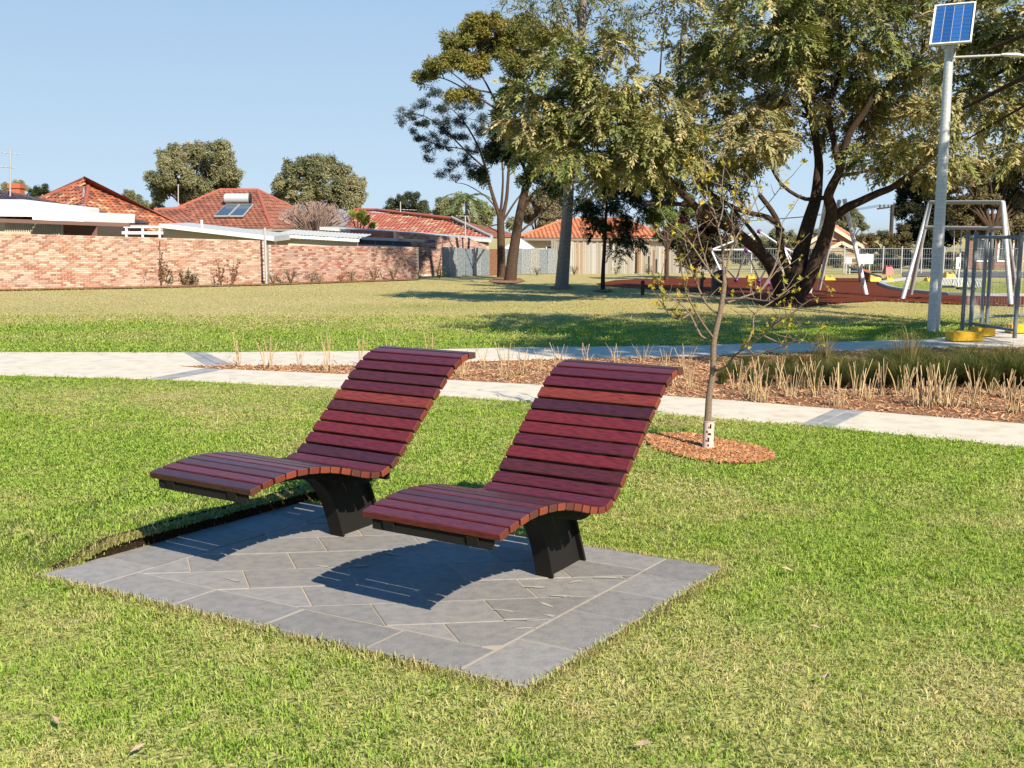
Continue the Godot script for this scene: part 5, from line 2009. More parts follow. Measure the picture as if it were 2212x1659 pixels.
func back_fences() -> void:
	var o := thing("sheet_metal_fence", "weathered blue grey sheet metal fence behind the gum trunks", "fence", gp(955, 598))
	var q := o.position
	var tops := [[955, 536, 598], [1075, 537, 593.5], [1201, 539, 591]]
	var count := 0
	for s in 2:
		var n := 7
		for i in n:
			var t0 := i / float(n)
			var t1 := (i + 0.985) / float(n)
			var a := gp(lerpf(tops[s][0], tops[s + 1][0], t0), lerpf(tops[s][2], tops[s + 1][2], t0))
			var b := gp(lerpf(tops[s][0], tops[s + 1][0], t1), lerpf(tops[s][2], tops[s + 1][2], t1))
			var h := at(tops[s][0], tops[s][1], -a.z).y - a.y + rng.randf_range(-0.06, 0.06)
			var st := start()
			var m := 10
			var off := Vector3(0, 0, rng.randf_range(-0.03, 0.03))
			for k in m:
				var u := a.lerp(b, k / float(m)) - q + off + Vector3(0, 0, 0.03 if k % 2 else 0.0)
				var v := a.lerp(b, (k + 1) / float(m)) - q + off + Vector3(0, 0, 0.0 if k % 2 else 0.03)
				q4(st, u, v, v + Vector3(0, h, 0), u + Vector3(0, h, 0))
			part("metal_sheet", st.commit(), M.sheet[[0, 1, 0, 2, 1, 0, 3, 0, 2, 0, 1, 4, 0, 1][count]], o)
			count += 1
	# timber paling fence
	o = thing("paling_fence", "grey weathered timber paling fence between the trees and the orange roof", "fence", gp(1201, 591))
	q = o.position
	var line := [[1190, 519, 591], [1215, 520, 591], [1330, 525, 590.5], [1400, 529, 590], [1470, 537, 589], [1560, 540, 588]]
	var st2 := start()
	var xs := []
	var cs := []
	bx(st2, Vector3(0, 0.5, 0), Vector3(1, 1, 0.02))
	for s in line.size() - 1:
		var a := gp(line[s][0], line[s][2])
		var b := gp(line[s + 1][0], line[s + 1][2])
		var ha := at(line[s][0], line[s][1], -a.z).y - a.y
		var hb := at(line[s + 1][0], line[s + 1][1], -b.z).y - b.y
		var n := int(a.distance_to(b) / 0.105)
		var dir := (b - a).normalized()
		for i in n:
			var t := (i + 0.5) / n
			var h := lerpf(ha, hb, t) + rng.randf_range(-0.05, 0.03)
			var p := a.lerp(b, t) - q + Vector3(0, -0.02, rng.randf_range(-0.012, 0.012))
			xs.append(Transform3D(Basis(dir * 0.098, Vector3(rng.randf_range(-0.01, 0.01), h, 0), Vector3(-dir.z, 0, dir.x)), p))
			var v := rng.randf_range(0.75, 1.1)
			cs.append(Color(0.34, 0.325, 0.30).lerp(Color(0.31, 0.27, 0.22), rng.randf()) * v if rng.randf() < 0.94 else Color(0.30, 0.19, 0.11))
	scatter("palings", st2.commit(), M.tinted, xs, cs, o)
	st2 = start()
	for s in line.size() - 1:
		var a := gp(line[s][0], line[s][2]) - q + Vector3(0, 0.3, -0.06)
		var b := gp(line[s + 1][0], line[s + 1][2]) - q + Vector3(0, 0.3, -0.06)
		beam(st2, a, b, 0.04, 0.09)
		beam(st2, a + Vector3(0, 0.8, 0), b + Vector3(0, 0.8, 0), 0.04, 0.09)
	part("rails", st2.commit(), M.dark_wood, o)
	for x in [[1237, 522], [1255, 530], [1321, 545], [1378, 538], [1412, 540], [1436, 538]]:
		var a := gp(x[0], 590.3)
		var st := start()
		var h: float = at(x[0], x[1], -a.z).y - a.y
		bx(st, a - q + Vector3(0, h / 2, 0.08), Vector3(0.11, h, 0.08), 0.01)
		part("post", st.commit(), M.fence_post[int(x[0]) % 2], o)

# ---------- trees ----------
func spray(n: int, l: float, ll: float, lw: float, droop: float, sd: int) -> ArrayMesh:   # a leafy twig along +x
	var r := RandomNumberGenerator.new()
	r.seed = sd
	var st := start()
	for i in n:
		var t := (i + 0.6) / n
		var c := Vector3(l * t, -droop * l * t * t, 0)
		var a := r.randf_range(-1.3, 1.3)
		var side := 1.0 if i % 2 else -1.0
		var dir := Vector3(cos(a) * 0.7 + 0.2, r.randf_range(-1.0, 0.35) * droop * 1.6 + 0.1, sin(a) * 0.5 + side * 0.7).normalized()
		var len := ll * r.randf_range(0.65, 1.2)
		var w := dir.cross(Vector3(r.randf_range(-0.5, 0.5), 1, r.randf_range(-0.5, 0.5))).normalized() * lw * 0.5
		var fold := dir.cross(w).normalized() * lw * 0.12
		var m := c + dir * len * 0.5 + Vector3(0, -len * 0.06, 0)
		var tip := c + dir * len + Vector3(0, -len * 0.2, 0)
		t3(st, c, m + w + fold, m)
		t3(st, m, m + w + fold, tip)
		t3(st, c, m, m - w + fold)
		t3(st, m, tip, m - w + fold)
	return st.commit()

func clump(n: int, rad: float, ll: float, lw: float, sd: int) -> ArrayMesh:   # a knot of leaves for crowns far off
	var r := RandomNumberGenerator.new()
	r.seed = sd
	var st := start()
	for i in n:
		var d := Vector3(r.randf_range(-1, 1), r.randf_range(-0.8, 1), r.randf_range(-1, 1)).normalized()
		var c := d * rad * pow(r.randf(), 0.4)
		var dir := (d + Vector3(r.randf_range(-1, 1), r.randf_range(-1, 0.4), r.randf_range(-1, 1))).normalized()
		var w := dir.cross(d + Vector3(0.3, 0.2, 0.1)).normalized() * lw * 0.5
		t3(st, c - dir * ll * 0.5, c + w, c + dir * ll * 0.5)
		t3(st, c - dir * ll * 0.5, c + dir * ll * 0.5, c - w)
	return st.commit()

func crown(o: Node3D, blobs: Array, d: float, depth: float, meshes: Array, density: float, cols: Array, m: Material, squash := 0.8, size := 1.0, called := "crown") -> void:
	var xs := []
	var cs := []
	for k in meshes.size():
		xs.append([])
		cs.append([])
	for b in blobs:
		var dz: float = b[3] if b.size() > 3 else rng.randf_range(-depth, depth)
		var c: Vector3 = at(b[0], b[1], d + dz)
		var r: float = b[2] / SURVEY_F * d
		var n := int(density * pow(r, 2.3)) + 4
		var tone: Color = cols[rng.randi() % cols.size()]
		# every bough breaks into a few heads of leaves
		var heads := []
		var nh := int(6 + r * 6.0)
		for i in nh:
			var q := Vector3(rng.randf_range(-1, 1), rng.randf_range(-0.9, 1), rng.randf_range(-1, 1))
			if q.length() > 1.0:
				q = q.normalized() * 0.9
			heads.append([q * r * 0.92, r * rng.randf_range(0.2, 0.38)])
		for i in n:
			var hd: Array = heads[rng.randi() % nh]
			var dir := Vector3(rng.randfn(), rng.randfn(), rng.randfn()).normalized()
			var p: Vector3 = hd[0] + dir * hd[1] * pow(rng.randf(), 0.45)
			p.y *= squash
			var out := (p.normalized() + dir * 0.6)
			var yaw := atan2(-out.z, out.x) + rng.randf_range(-0.9, 0.9)
			var bs := Basis(Vector3.UP, yaw) * Basis(Vector3.BACK, rng.randf_range(-0.6, 0.5) + 0.35 * out.y) * Basis(Vector3.RIGHT, rng.randf_range(-0.7, 0.7))
			var mi := rng.randi() % meshes.size()
			xs[mi].append(Transform3D(bs.scaled(Vector3.ONE * size * rng.randf_range(0.7, 1.25)), c + p - o.position))
			cs[mi].append(tone.lerp(cols[rng.randi() % cols.size()], 0.6) * rng.randf_range(0.75, 1.25))
	for k in meshes.size():
		scatter(called, meshes[k], m, xs[k], cs[k], o)

func boughs(o: Node3D, list: Array, d: float, m: Material, called := "limb") -> void:   # each: points, radius at the foot, at the tip, depth change
	for b in list:
		var st := start()
		limb(st, b[0], d, b[3], b[1], b[2], 8)
		part(called, shift(st, o.position), m, o)

func twigs_in(o: Node3D, blobs: Array, d: float, count: int, m: Material, hub: Array) -> void:   # thin branches from the nearest hub into each bough
	var st := start()
	for b in blobs:
		var dz: float = b[3] if b.size() > 3 else 0.0
		var c: Vector3 = at(b[0], b[1], d + dz)
		var best := 1e9
		var from := Vector3.ZERO
		for h in hub:
			var p: Vector3 = at(h[0], h[1], d)
			if p.distance_to(c) < best:
				best = p.distance_to(c)
				from = p
		var r: float = b[2] / SURVEY_F * d
		for k in count:
			var e := c + Vector3(rng.randf_range(-1, 1), rng.randf_range(-0.8, 0.8), rng.randf_range(-1, 1)) * r * 0.8
			var mid := from.lerp(e, 0.5) + Vector3(rng.randf_range(-0.2, 0.2), rng.randf_range(-0.1, 0.25), rng.randf_range(-0.2, 0.2))
			var w := 0.012 + 0.006 * best
			tube(st, curve([from, mid, e], 3), [w, w * 0.9, w * 0.8, w * 0.7, w * 0.5, w * 0.4, w * 0.25], 5, false)
	part("branches", shift(st, o.position), m, o)

func trees() -> void:
	var broad := [spray(24, 0.44, 0.135, 0.046, 0.55, 71), spray(22, 0.40, 0.125, 0.043, 0.7, 72), spray(26, 0.48, 0.13, 0.045, 0.35, 73)]
	var fine := [clump(30, 0.26, 0.15, 0.05, 74), clump(26, 0.30, 0.16, 0.05, 75)]
	var gum := [spray(12, 0.6, 0.2, 0.045, 0.9, 76), spray(11, 0.5, 0.18, 0.04, 0.8, 77)]
	var olive := [Color(0.20, 0.215, 0.062), Color(0.28, 0.26, 0.09), Color(0.12, 0.15, 0.045), Color(0.36, 0.30, 0.14), Color(0.16, 0.185, 0.055), Color(0.42, 0.34, 0.19)]
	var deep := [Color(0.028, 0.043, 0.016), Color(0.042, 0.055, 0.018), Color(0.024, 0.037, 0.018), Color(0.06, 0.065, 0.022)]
	var yellow := [Color(0.19, 0.175, 0.04), Color(0.25, 0.205, 0.05), Color(0.15, 0.15, 0.036), Color(0.09, 0.105, 0.028)]
	var blue := [Color(0.030, 0.042, 0.030), Color(0.040, 0.052, 0.034), Color(0.026, 0.034, 0.028), Color(0.05, 0.055, 0.03)]
	# the large spreading tree
	var foot := gp(1700, 650)
	var d := -foot.z
	var o := thing("spreading_tree", "huge spreading olive leaved tree with several dark trunks behind the sapling", "tree", foot)
	boughs(o, [
		[[[1705, 660], [1704, 640], [1700, 618], [1690, 600]], 0.46, 0.30, 0.0], [[[1694, 645], [1684, 615], [1668, 578], [1648, 550], [1620, 526], [1585, 497]], 0.2, 0.12, -0.8], [[[1585, 497], [1530, 470], [1485, 429], [1437, 378], [1400, 330]], 0.12, 0.07, -1.6],
		[[[1704, 630], [1704, 590], [1690, 552], [1684, 512], [1676, 470], [1640, 420]], 0.12, 0.06, 0.6], [[[1712, 640], [1722, 600], [1728, 560], [1736, 520], [1750, 470], [1762, 430], [1767, 385], [1768, 340], [1753, 257], [1731, 205]], 0.27, 0.07, 0.8], [[[1718, 640], [1742, 612], [1766, 553], [1787, 500], [1796, 454], [1789, 425], [1800, 397], [1814, 367], [1833, 293], [1870, 238], [1892, 190]], 0.22, 0.06, -0.9],
		[[[1800, 470], [1830, 448], [1854, 437], [1897, 417], [1925, 406], [1953, 386], [1985, 362], [2020, 330], [2060, 300]], 0.12, 0.05, -1.4], [[[1570, 460], [1520, 446], [1450, 440], [1396, 440]], 0.07, 0.04, 0.5], [[[1650, 555], [1640, 520], [1600, 470], [1560, 430]], 0.07, 0.03, 0.9], [[[1790, 425], [1740, 430], [1690, 400], [1660, 350]], 0.06, 0.03, 0.4], [[[1812, 380], [1860, 372], [1905, 360]], 0.05, 0.03, 0.3],
		[[[1690, 500], [1660, 470], [1600, 455], [1540, 420], [1500, 380]], 0.08, 0.04, 0.6], [[[1814, 367], [1800, 300], [1790, 230], [1820, 140], [1810, 20], [1800, -80]], 0.09, 0.04, 0.7], [[[1870, 238], [1930, 200], [1990, 170], [2040, 120]], 0.07, 0.03, 0.8],
	], d, M.bark_dark)
	var big := [[1462, 20, 42], [1484, 100, 46], [1496, 165, 40], [1560, 70, 85], [1660, 50, 90], [1760, 60, 95], [1860, 60, 90], [1950, 40, 75], [1530, 160, 65], [1620, 170, 85], [1720, 170, 85], [1820, 170, 80], [1910, 150, 75], [1990, 190, 70], [1560, 240, 65], [1640, 270, 75], [1730, 270, 60], [1850, 270, 75], [1940, 270, 75], [2020, 270, 60], [1590, 330, 60], [1530, 350, 55], [1640, 350, 45], [1890, 340, 55], [1970, 340, 65], [2040, 340, 55], [1920, 225, 60], [1700, 110, 70], [1560, 400, 45], [1490, 255, 34],
		[1600, -60, 100], [1750, -80, 110], [1900, -80, 110], [2030, -60, 90], [2060, 90, 45], [2080, 320, 40]]
	var mid := [[1228, 110, 42], [1278, 100, 40], [1328, 87, 34], [1194, 140, 42], [1228, 167, 45], [1294, 160, 45], [1338, 172, 38], [1144, 207, 40], [1194, 233, 48], [1244, 240, 48], [1304, 233, 48], [1361, 217, 45], [1405, 222, 34], [1128, 260, 38], [1178, 283, 45], [1244, 283, 48], [1311, 283, 48], [1378, 267, 45], [1428, 260, 42], [1144, 317, 38], [1211, 327, 42], [1278, 317, 45], [1344, 317, 45], [1411, 300, 45], [1400, 180, 26], [1440, 235, 34], [1455, 290, 40], [1495, 315, 38], [1385, 335, 38], [1425, 375, 32], [1261, 357, 36], [1311, 363, 36], [1378, 357, 40], [1428, 350, 40], [1500, 330, 38]]
	crown(o, big, d, 2.2, broad, 260.0, olive, M.leaf, 0.8, 1.0)
	crown(o, mid, d - 2.0, 1.0, broad, 420.0, olive, M.leaf, 0.85, 0.95)
	twigs_in(o, big, d, 2, M.bark_dark, [[1768, 340], [1833, 293], [1753, 257], [1870, 238], [1985, 362], [1437, 378], [1560, 430], [1660, 350], [1500, 380], [1990, 170], [1790, 230], [1820, 140], [1640, 420]])
	twigs_in(o, mid, d - 1.5, 1, M.bark_dark, [[1437, 378], [1400, 330], [1300, 330], [1220, 300], [1330, 250], [1260, 220]])
	# tree whose boughs enter from the right edge
	var rt := Vector3(11.5, 0, -13.5)
	o = thing("overhanging_tree", "dark boughs and leaves reaching in from the right edge above the fence", "tree", rt)
	var st := start()
	tube(st, curve([rt - Vector3(0, 0.2, 0), rt + Vector3(-0.2, 2, 0), rt + Vector3(-0.5, 4, 0.3), rt + Vector3(-1.0, 6.5, 1.5)], 4), range(13).map(func(i): return 0.42 - 0.024 * i), 10)
	for e in [[at(2060, 245, 20.0), 0.09], [at(2090, 190, 21.0), 0.08], [Vector3(7.5, 7.0, -7.5), 0.12], [Vector3(10, 7.5, -6), 0.12], [at(2130, 110, 19.5), 0.09], [Vector3(6.2, 6.6, -9.0), 0.1], [at(2090, 300, 20.0), 0.05]]:
		var from := rt + Vector3(-0.6, 4.6, 0.5)
		var m := from.lerp(e[0], 0.5) + Vector3(0, 0.5, 0)
		tube(st, curve([from, m, e[0]], 4), [e[1] * 1.5, e[1] * 1.3, e[1] * 1.1, e[1], e[1] * 0.9, e[1] * 0.7, e[1] * 0.55, e[1] * 0.4, e[1] * 0.25], 7)
	part("trunk", shift(st, rt), M.bark_dark, o)
	crown(o, [[2150, 40, 70], [2200, 90, 75], [2120, 120, 60], [2185, 170, 70], [2110, 220, 60], [2170, 245, 60], [2225, 230, 60], [2060, 180, 50], [2090, 20, 60], [2230, 20, 70], [2060, 60, 45], [2215, 320, 35]], 20.5, 1.2, broad, 300.0, olive, M.leaf, 0.8, 0.95)
	over_crown(o, [[5.2, 6.6, -7.2], [6.4, 7.0, -7.9], [7.6, 6.8, -6.8], [8.8, 7.3, -7.5], [10.0, 7.0, -6.8], [7.0, 7.6, -5.5], [9.4, 7.8, -5.6], [6.0, 6.4, -9.6], [11.0, 7.2, -8.2], [3.8, 5.5, -11.5], [5.0, 5.8, -12.3], [6.5, 5.5, -11.3], [8.0, 5.9, -12.0], [4.6, 6.0, -13.2], [9.5, 5.8, -13.0], [7.2, 6.2, -13.4]], broad, olive, 1.0)
	# pale trunked gum
	foot = gp(1214, 620)
	d = -foot.z
	o = thing("gum_tree", "tall gum tree with smooth pale grey trunk and sparse top", "tree", foot)
	boughs(o, [[[[1213, 624], [1217, 570], [1221, 520], [1227, 440], [1231, 360], [1238, 270], [1247, 170], [1256, 90], [1259, 30], [1266, -50]], 0.24, 0.09, 0.0]], d, M.bark_pale, "trunk")
	boughs(o, [[[[1250, 150], [1240, 90], [1225, 40], [1205, -20]], 0.07, 0.03, 0.6], [[[1254, 110], [1250, 60], [1246, 20]], 0.06, 0.03, 0.2], [[[1262, 60], [1276, 20], [1290, -30]], 0.05, 0.03, 0.3], [[[1238, 110], [1210, 100], [1180, 55], [1150, 30], [1120, 10]], 0.035, 0.012, -0.4], [[[1238, 270], [1290, 200], [1330, 110], [1350, 50]], 0.05, 0.015, 0.5]], d, M.bark_pale)
	crown(o, [[1105, 8, 22], [1140, 22, 26], [1178, 8, 28], [1160, 36, 18], [1216, 16, 28], [1240, 0, 30], [1262, -20, 34], [1220, 44, 20], [1330, 14, 30], [1362, 10, 30], [1384, 36, 26], [1336, 52, 28], [1362, 62, 24], [1310, 40, 18], [1180, -30, 40], [1300, -40, 40]], d, 0.8, gum, 130.0, [Color(0.14, 0.15, 0.06), Color(0.10, 0.12, 0.045), Color(0.19, 0.17, 0.085)], M.leaf, 0.8, 1.0)
	# twin trunks with a flat yellow green crown
	foot = gp(1104, 606)
	d = -foot.z
	o = thing("umbrella_tree", "tree with leaning brown trunk and billowing yellow green crown", "tree", foot)
	boughs(o, [[[[1102, 608], [1107, 560], [1114, 515], [1124, 455], [1138, 395], [1150, 330], [1152, 250], [1140, 180]], 0.26, 0.08, 0.0]], d, M.bark_brown, "trunk")
	boughs(o, [[[[1122, 470], [1150, 420], [1180, 402], [1215, 385]], 0.09, 0.03, -0.5], [[[1125, 500], [1160, 470], [1195, 435]], 0.05, 0.02, 0.4], [[[1140, 380], [1110, 310], [1080, 240], [1050, 180], [1020, 130]], 0.08, 0.025, 0.5], [[[1080, 240], [1040, 215], [1000, 190], [960, 170], [925, 165]], 0.05, 0.015, 0.4], [[[1150, 290], [1170, 200], [1180, 120]], 0.06, 0.02, 0.4], [[[1060, 200], [1020, 190], [980, 160], [950, 140]], 0.04, 0.012, -0.3]], d, M.bark_brown)
	crown(o, [[1038, 46, 34], [1022, 66, 36], [1068, 62, 40], [1100, 75, 38], [1142, 56, 34], [1178, 66, 34], [1168, 88, 34], [978, 86, 30], [1000, 105, 34], [954, 122, 30], [934, 142, 28], [984, 136, 32], [1028, 140, 34], [1064, 104, 34], [921, 168, 22], [1104, 104, 34], [1138, 96, 32], [1196, 74, 28], [1030, 150, 24], [980, 207, 20], [1011, 209, 24], [1140, 130, 30], [1100, 136, 26], [1060, 82, 36], [1120, 160, 24]], d, 1.4, fine, 420.0, yellow, M.leaf, 0.62, 0.8)
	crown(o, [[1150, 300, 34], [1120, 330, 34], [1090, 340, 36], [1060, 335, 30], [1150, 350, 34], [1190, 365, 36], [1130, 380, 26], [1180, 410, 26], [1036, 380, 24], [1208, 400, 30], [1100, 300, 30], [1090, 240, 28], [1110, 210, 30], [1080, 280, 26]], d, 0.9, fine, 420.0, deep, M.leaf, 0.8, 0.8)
	twigs_in(o, [[1038, 46, 34], [1068, 62, 40], [978, 86, 30], [934, 142, 28], [984, 136, 32], [1142, 56, 34], [1000, 105, 34], [1100, 75, 38]], d, 2, M.bark_brown, [[1080, 240], [1020, 130], [1050, 180], [1000, 190], [960, 170], [1170, 200], [1180, 120]])
	# fine blue leaved tree on the left
	foot = gp(1083, 598)
	d = -foot.z
	o = thing("fine_leaved_tree", "forked tree with airy blue grey leaves left of the leaning brown trunk", "tree", foot)
	boughs(o, [[[[1083, 602], [1083, 560], [1082, 510], [1081, 470]], 0.21, 0.16, 0.0]], d, M.bark_brown, "trunk")
	boughs(o, [[[[1081, 475], [1070, 440], [1058, 400], [1048, 360], [1030, 310], [1000, 260], [975, 235]], 0.11, 0.02, 0.5], [[[1084, 475], [1094, 430], [1098, 380], [1102, 330], [1112, 280]], 0.10, 0.04, 0.3], [[[1080, 470], [1085, 420], [1086, 370], [1078, 310], [1062, 240]], 0.07, 0.02, -0.4], [[[1076, 455], [1050, 425], [1010, 400], [985, 395]], 0.04, 0.01, 0.4], [[[1050, 365], [1010, 330], [960, 280], [915, 250], [880, 245]], 0.05, 0.01, -0.5], [[[1030, 330], [990, 320], [950, 315], [915, 300]], 0.035, 0.01, 0.5], [[[1074, 500], [1040, 480], [1010, 460]], 0.035, 0.01, 0.3], [[[1085, 480], [1110, 440], [1125, 420]], 0.06, 0.03, 0.3]], d, M.bark_brown)
	var airy := [[938, 200, 18], [911, 227, 18], [878, 247, 18], [866, 263, 12], [951, 233, 20], [928, 267, 19], [961, 283, 20], [994, 260, 20], [911, 300, 18], [961, 317, 20], [994, 300, 20], [1028, 233, 18], [1028, 283, 20], [928, 340, 15], [971, 360, 18], [951, 377, 13], [998, 343, 18], [1000, 225, 18], [900, 262, 15], [940, 300, 16], [1020, 320, 18], [985, 385, 12], [960, 258, 16], [925, 320, 14], [1015, 360, 14], [890, 285, 12], [1045, 255, 16]]
	crown(o, airy, d, 1.0, [clump(14, 0.2, 0.13, 0.03, 78), clump(12, 0.22, 0.12, 0.028, 79)], 620.0, blue, M.leaf, 0.75, 0.8)
	twigs_in(o, airy, d, 1, M.bark_brown, [[1000, 260], [975, 235], [960, 280], [915, 250], [950, 315], [990, 320], [1030, 310], [985, 395]])
	# small dark tree in front of the fence
	foot = gp(1303, 626)
	d = -foot.z
	o = thing("dark_tree", "small thin trunked tree with dense black green crown before the paling fence", "tree", foot)
	boughs(o, [[[[1302, 629], [1303, 580], [1306, 530], [1308, 480], [1312, 420], [1320, 360]], 0.075, 0.03, 0.0]], d, M.bark_dark, "trunk")
	crown(o, [[1290, 430, 38], [1345, 425, 40], [1310, 470, 38], [1378, 465, 32], [1262, 462, 26], [1360, 505, 26], [1395, 420, 36], [1340, 380, 44], [1288, 390, 34], [1300, 350, 36], [1395, 380, 36], [1330, 500, 26], [1290, 495, 20], [1375, 520, 16], [1440, 400, 34], [1250, 425, 22], [1345, 550, 14], [1330, 540, 12], [1240, 380, 26]], d, 0.9, broad, 600.0, deep, M.leaf, 0.85, 0.7)
	# dark shrubby tree behind the sapling
	foot = gp(1500, 600)
	d = -foot.z
	o = thing("dark_shrub", "dark reddish shrubby tree behind the sapling, left of the climbing frame", "shrub", foot)
	boughs(o, [[[[1500, 604], [1502, 560], [1500, 520]], 0.09, 0.05, 0.0]], d, M.bark_dark, "stem")
	crown(o, [[1470, 495, 30], [1505, 480, 34], [1540, 495, 32], [1490, 525, 30], [1525, 530, 30], [1555, 520, 22], [1510, 560, 24], [1460, 520, 18], [1540, 560, 20], [1480, 560, 18], [1525, 455, 26], [1570, 480, 22]], d, 0.8, fine, 260.0, [Color(0.05, 0.035, 0.02), Color(0.035, 0.035, 0.018), Color(0.085, 0.035, 0.022), Color(0.028, 0.036, 0.016)], M.leaf, 0.85, 1.0)
	# smaller willow-like tree of bright green
	o = far_tree("willow", "soft bright green weeping tree behind the small dark tree", [[1425, 450, 24], [1450, 430, 26], [1470, 460, 24], [1440, 480, 24], [1465, 500, 20], [1430, 510, 16], [1480, 430, 20], [1410, 480, 16], [1455, 405, 20]], 44.0, [Color(0.11, 0.16, 0.04), Color(0.15, 0.18, 0.05), Color(0.08, 0.12, 0.035)], 1440, 590, 0.35)
	# trees beyond the houses
	var grey_green := [Color(0.21, 0.20, 0.105), Color(0.16, 0.165, 0.08), Color(0.27, 0.24, 0.135), Color(0.12, 0.13, 0.07)]
	far_tree("round_tree", "round grey green tree above the ridge between the two left roofs", [[345, 380, 28], [365, 350, 28], [395, 335, 30], [430, 330, 26], [465, 328, 22], [490, 350, 28], [505, 378, 22], [470, 370, 32], [430, 370, 34], [390, 380, 32], [360, 410, 30], [410, 415, 34], [460, 410, 30], [490, 400, 24], [340, 405, 16], [480, 320, 16]], 95.0, grey_green, 420, 560, 1.0)
	far_tree("round_tree", "broad grey green tree behind the pinkish bare shrub", [[620, 400, 26], [640, 370, 26], [670, 355, 26], [705, 360, 28], [740, 375, 26], [765, 400, 24], [775, 425, 18], [735, 410, 32], [690, 400, 34], [650, 415, 32], [610, 420, 20], [760, 440, 22], [700, 435, 30]], 85.0, grey_green, 690, 560, 0.95)
	far_tree("round_tree", "small dark flat topped tree right of the broad grey green tree", [[845, 445, 16], [870, 433, 18], [895, 432, 16], [912, 446, 14], [870, 452, 18], [895, 456, 14], [840, 460, 12], [920, 465, 12]], 100.0, [Color(0.05, 0.065, 0.035), Color(0.07, 0.08, 0.04)], 880, 560, 0.8)
	far_tree("round_tree", "pale green trees left of the twin gum trunks, behind the palm", [[955, 440, 20], [975, 455, 22], [990, 430, 14], [1000, 470, 22], [950, 470, 20], [1035, 450, 18], [1055, 465, 18], [1045, 485, 18], [1020, 480, 18], [1100, 480, 14], [930, 480, 14]], 88.0, [Color(0.17, 0.19, 0.09), Color(0.22, 0.21, 0.11), Color(0.12, 0.145, 0.07)], 990, 560, 0.85)
	far_tree("round_tree", "thin brownish tree between the leaning trunk and the pale gum trunk", [[1150, 440, 22], [1180, 430, 22], [1205, 450, 20], [1165, 465, 20], [1195, 475, 18], [1140, 470, 16], [1210, 425, 18], [1175, 490, 14]], 78.0, [Color(0.21, 0.18, 0.10), Color(0.16, 0.14, 0.08), Color(0.26, 0.22, 0.13)], 1160, 560, 0.7)
	far_tree("wispy_tree", "thin wispy treetop between the two left roofs", [[278, 418, 12], [290, 430, 14], [265, 428, 8], [300, 440, 10], [318, 445, 12], [340, 450, 14]], 100.0, grey_green, 290, 560, 0.6)
	far_tree("wispy_tree", "small dark treetop just right of the orange chimney", [[75, 415, 12], [92, 410, 11], [68, 430, 12], [100, 420, 8], [82, 436, 12]], 90.0, deep, 80, 560, 0.6)
	far_tree("wispy_tree", "small green treetop behind the orange chimney at the far left", [[18, 408, 12], [40, 398, 11], [8, 420, 12], [52, 404, 7], [22, 424, 10]], 90.0, grey_green, 20, 560, 0.6)
	far_tree("round_tree", "pale wispy tree behind the orange gable roof", [[1815, 470, 18], [1838, 462, 18], [1855, 480, 16], [1830, 488, 16], [1865, 490, 10]], 105.0, grey_green, 1838, 580, 0.6)
	far_tree("conifer", "very dark tall conifers behind the swing frame at the left", [[1965, 420, 26], [1960, 460, 28], [1985, 400, 26], [1995, 440, 32], [2005, 480, 34], [1970, 500, 30], [2030, 450, 34], [2045, 500, 34], [1955, 520, 22], [2010, 520, 30], [2020, 410, 28]], 78.0, [Color(0.022, 0.030, 0.014), Color(0.03, 0.036, 0.016), Color(0.045, 0.045, 0.02)], 1990, 585, 0.9)
	far_tree("round_tree", "large brownish olive tree behind the swing frame at the right edge", [[2060, 400, 34], [2100, 380, 36], [2140, 390, 36], [2180, 370, 36], [2215, 390, 38], [2080, 440, 36], [2125, 440, 38], [2170, 430, 38], [2210, 450, 38], [2090, 490, 32], [2140, 490, 34], [2190, 500, 34], [2235, 500, 36], [2060, 360, 26], [2200, 340, 30], [2250, 380, 40]], 66.0, [Color(0.13, 0.105, 0.045), Color(0.18, 0.14, 0.065), Color(0.08, 0.075, 0.032), Color(0.23, 0.18, 0.09)], 2140, 590, 0.8)
	far_tree("shrub", "mixed shrubs at the foot of the power pole", [[1885, 520, 14], [1905, 512, 13], [1930, 525, 16], [1945, 540, 16], [1880, 540, 12], [1860, 515, 9], [1918, 545, 16], [1955, 500, 14]], 76.0, [Color(0.12, 0.10, 0.04), Color(0.08, 0.085, 0.035), Color(0.16, 0.11, 0.05)], 1910, 585, 0.6)
	far_tree("shrub", "dark hedge of shrubs along the far side of the playground", [[1640, 545, 22], [1680, 540, 24], [1720, 545, 24], [1600, 555, 18], [1760, 555, 18], [1660, 565, 18], [1705, 570, 16]], 66.0, [Color(0.07, 0.08, 0.035), Color(0.10, 0.10, 0.045), Color(0.05, 0.06, 0.03)], 1680, 588, 0.6)
	far_tree("hedge", "low dark hedge behind the far fence left of the swing", [[1790, 560, 16], [1815, 565, 16], [1900, 562, 15], [1930, 560, 17], [1960, 558, 18], [1985, 560, 18], [2015, 560, 20], [2045, 562, 18], [2075, 560, 18]], 72.0, [Color(0.10, 0.10, 0.06), Color(0.07, 0.075, 0.045), Color(0.15, 0.13, 0.09)], 1930, 588, 0.5)
	far_tree("hedge", "grey green hedge closing the view behind the climbing frame", [[1490, 545, 22], [1530, 548, 22], [1570, 540, 24], [1610, 530, 24], [1760, 520, 22], [1790, 540, 22], [1730, 530, 22], [1690, 520, 26], [1650, 525, 26]], 92.0, [Color(0.17, 0.17, 0.09), Color(0.12, 0.125, 0.07), Color(0.22, 0.2, 0.12)], 1650, 575, 0.8)
	far_tree("shrub", "grey green clipped shrub behind the tilting board", [[1845, 585, 12], [1868, 578, 14], [1892, 582, 14], [1905, 588, 10]], 58.0, [Color(0.13, 0.12, 0.06), Color(0.10, 0.10, 0.05)], 1870, 592, 0.4)
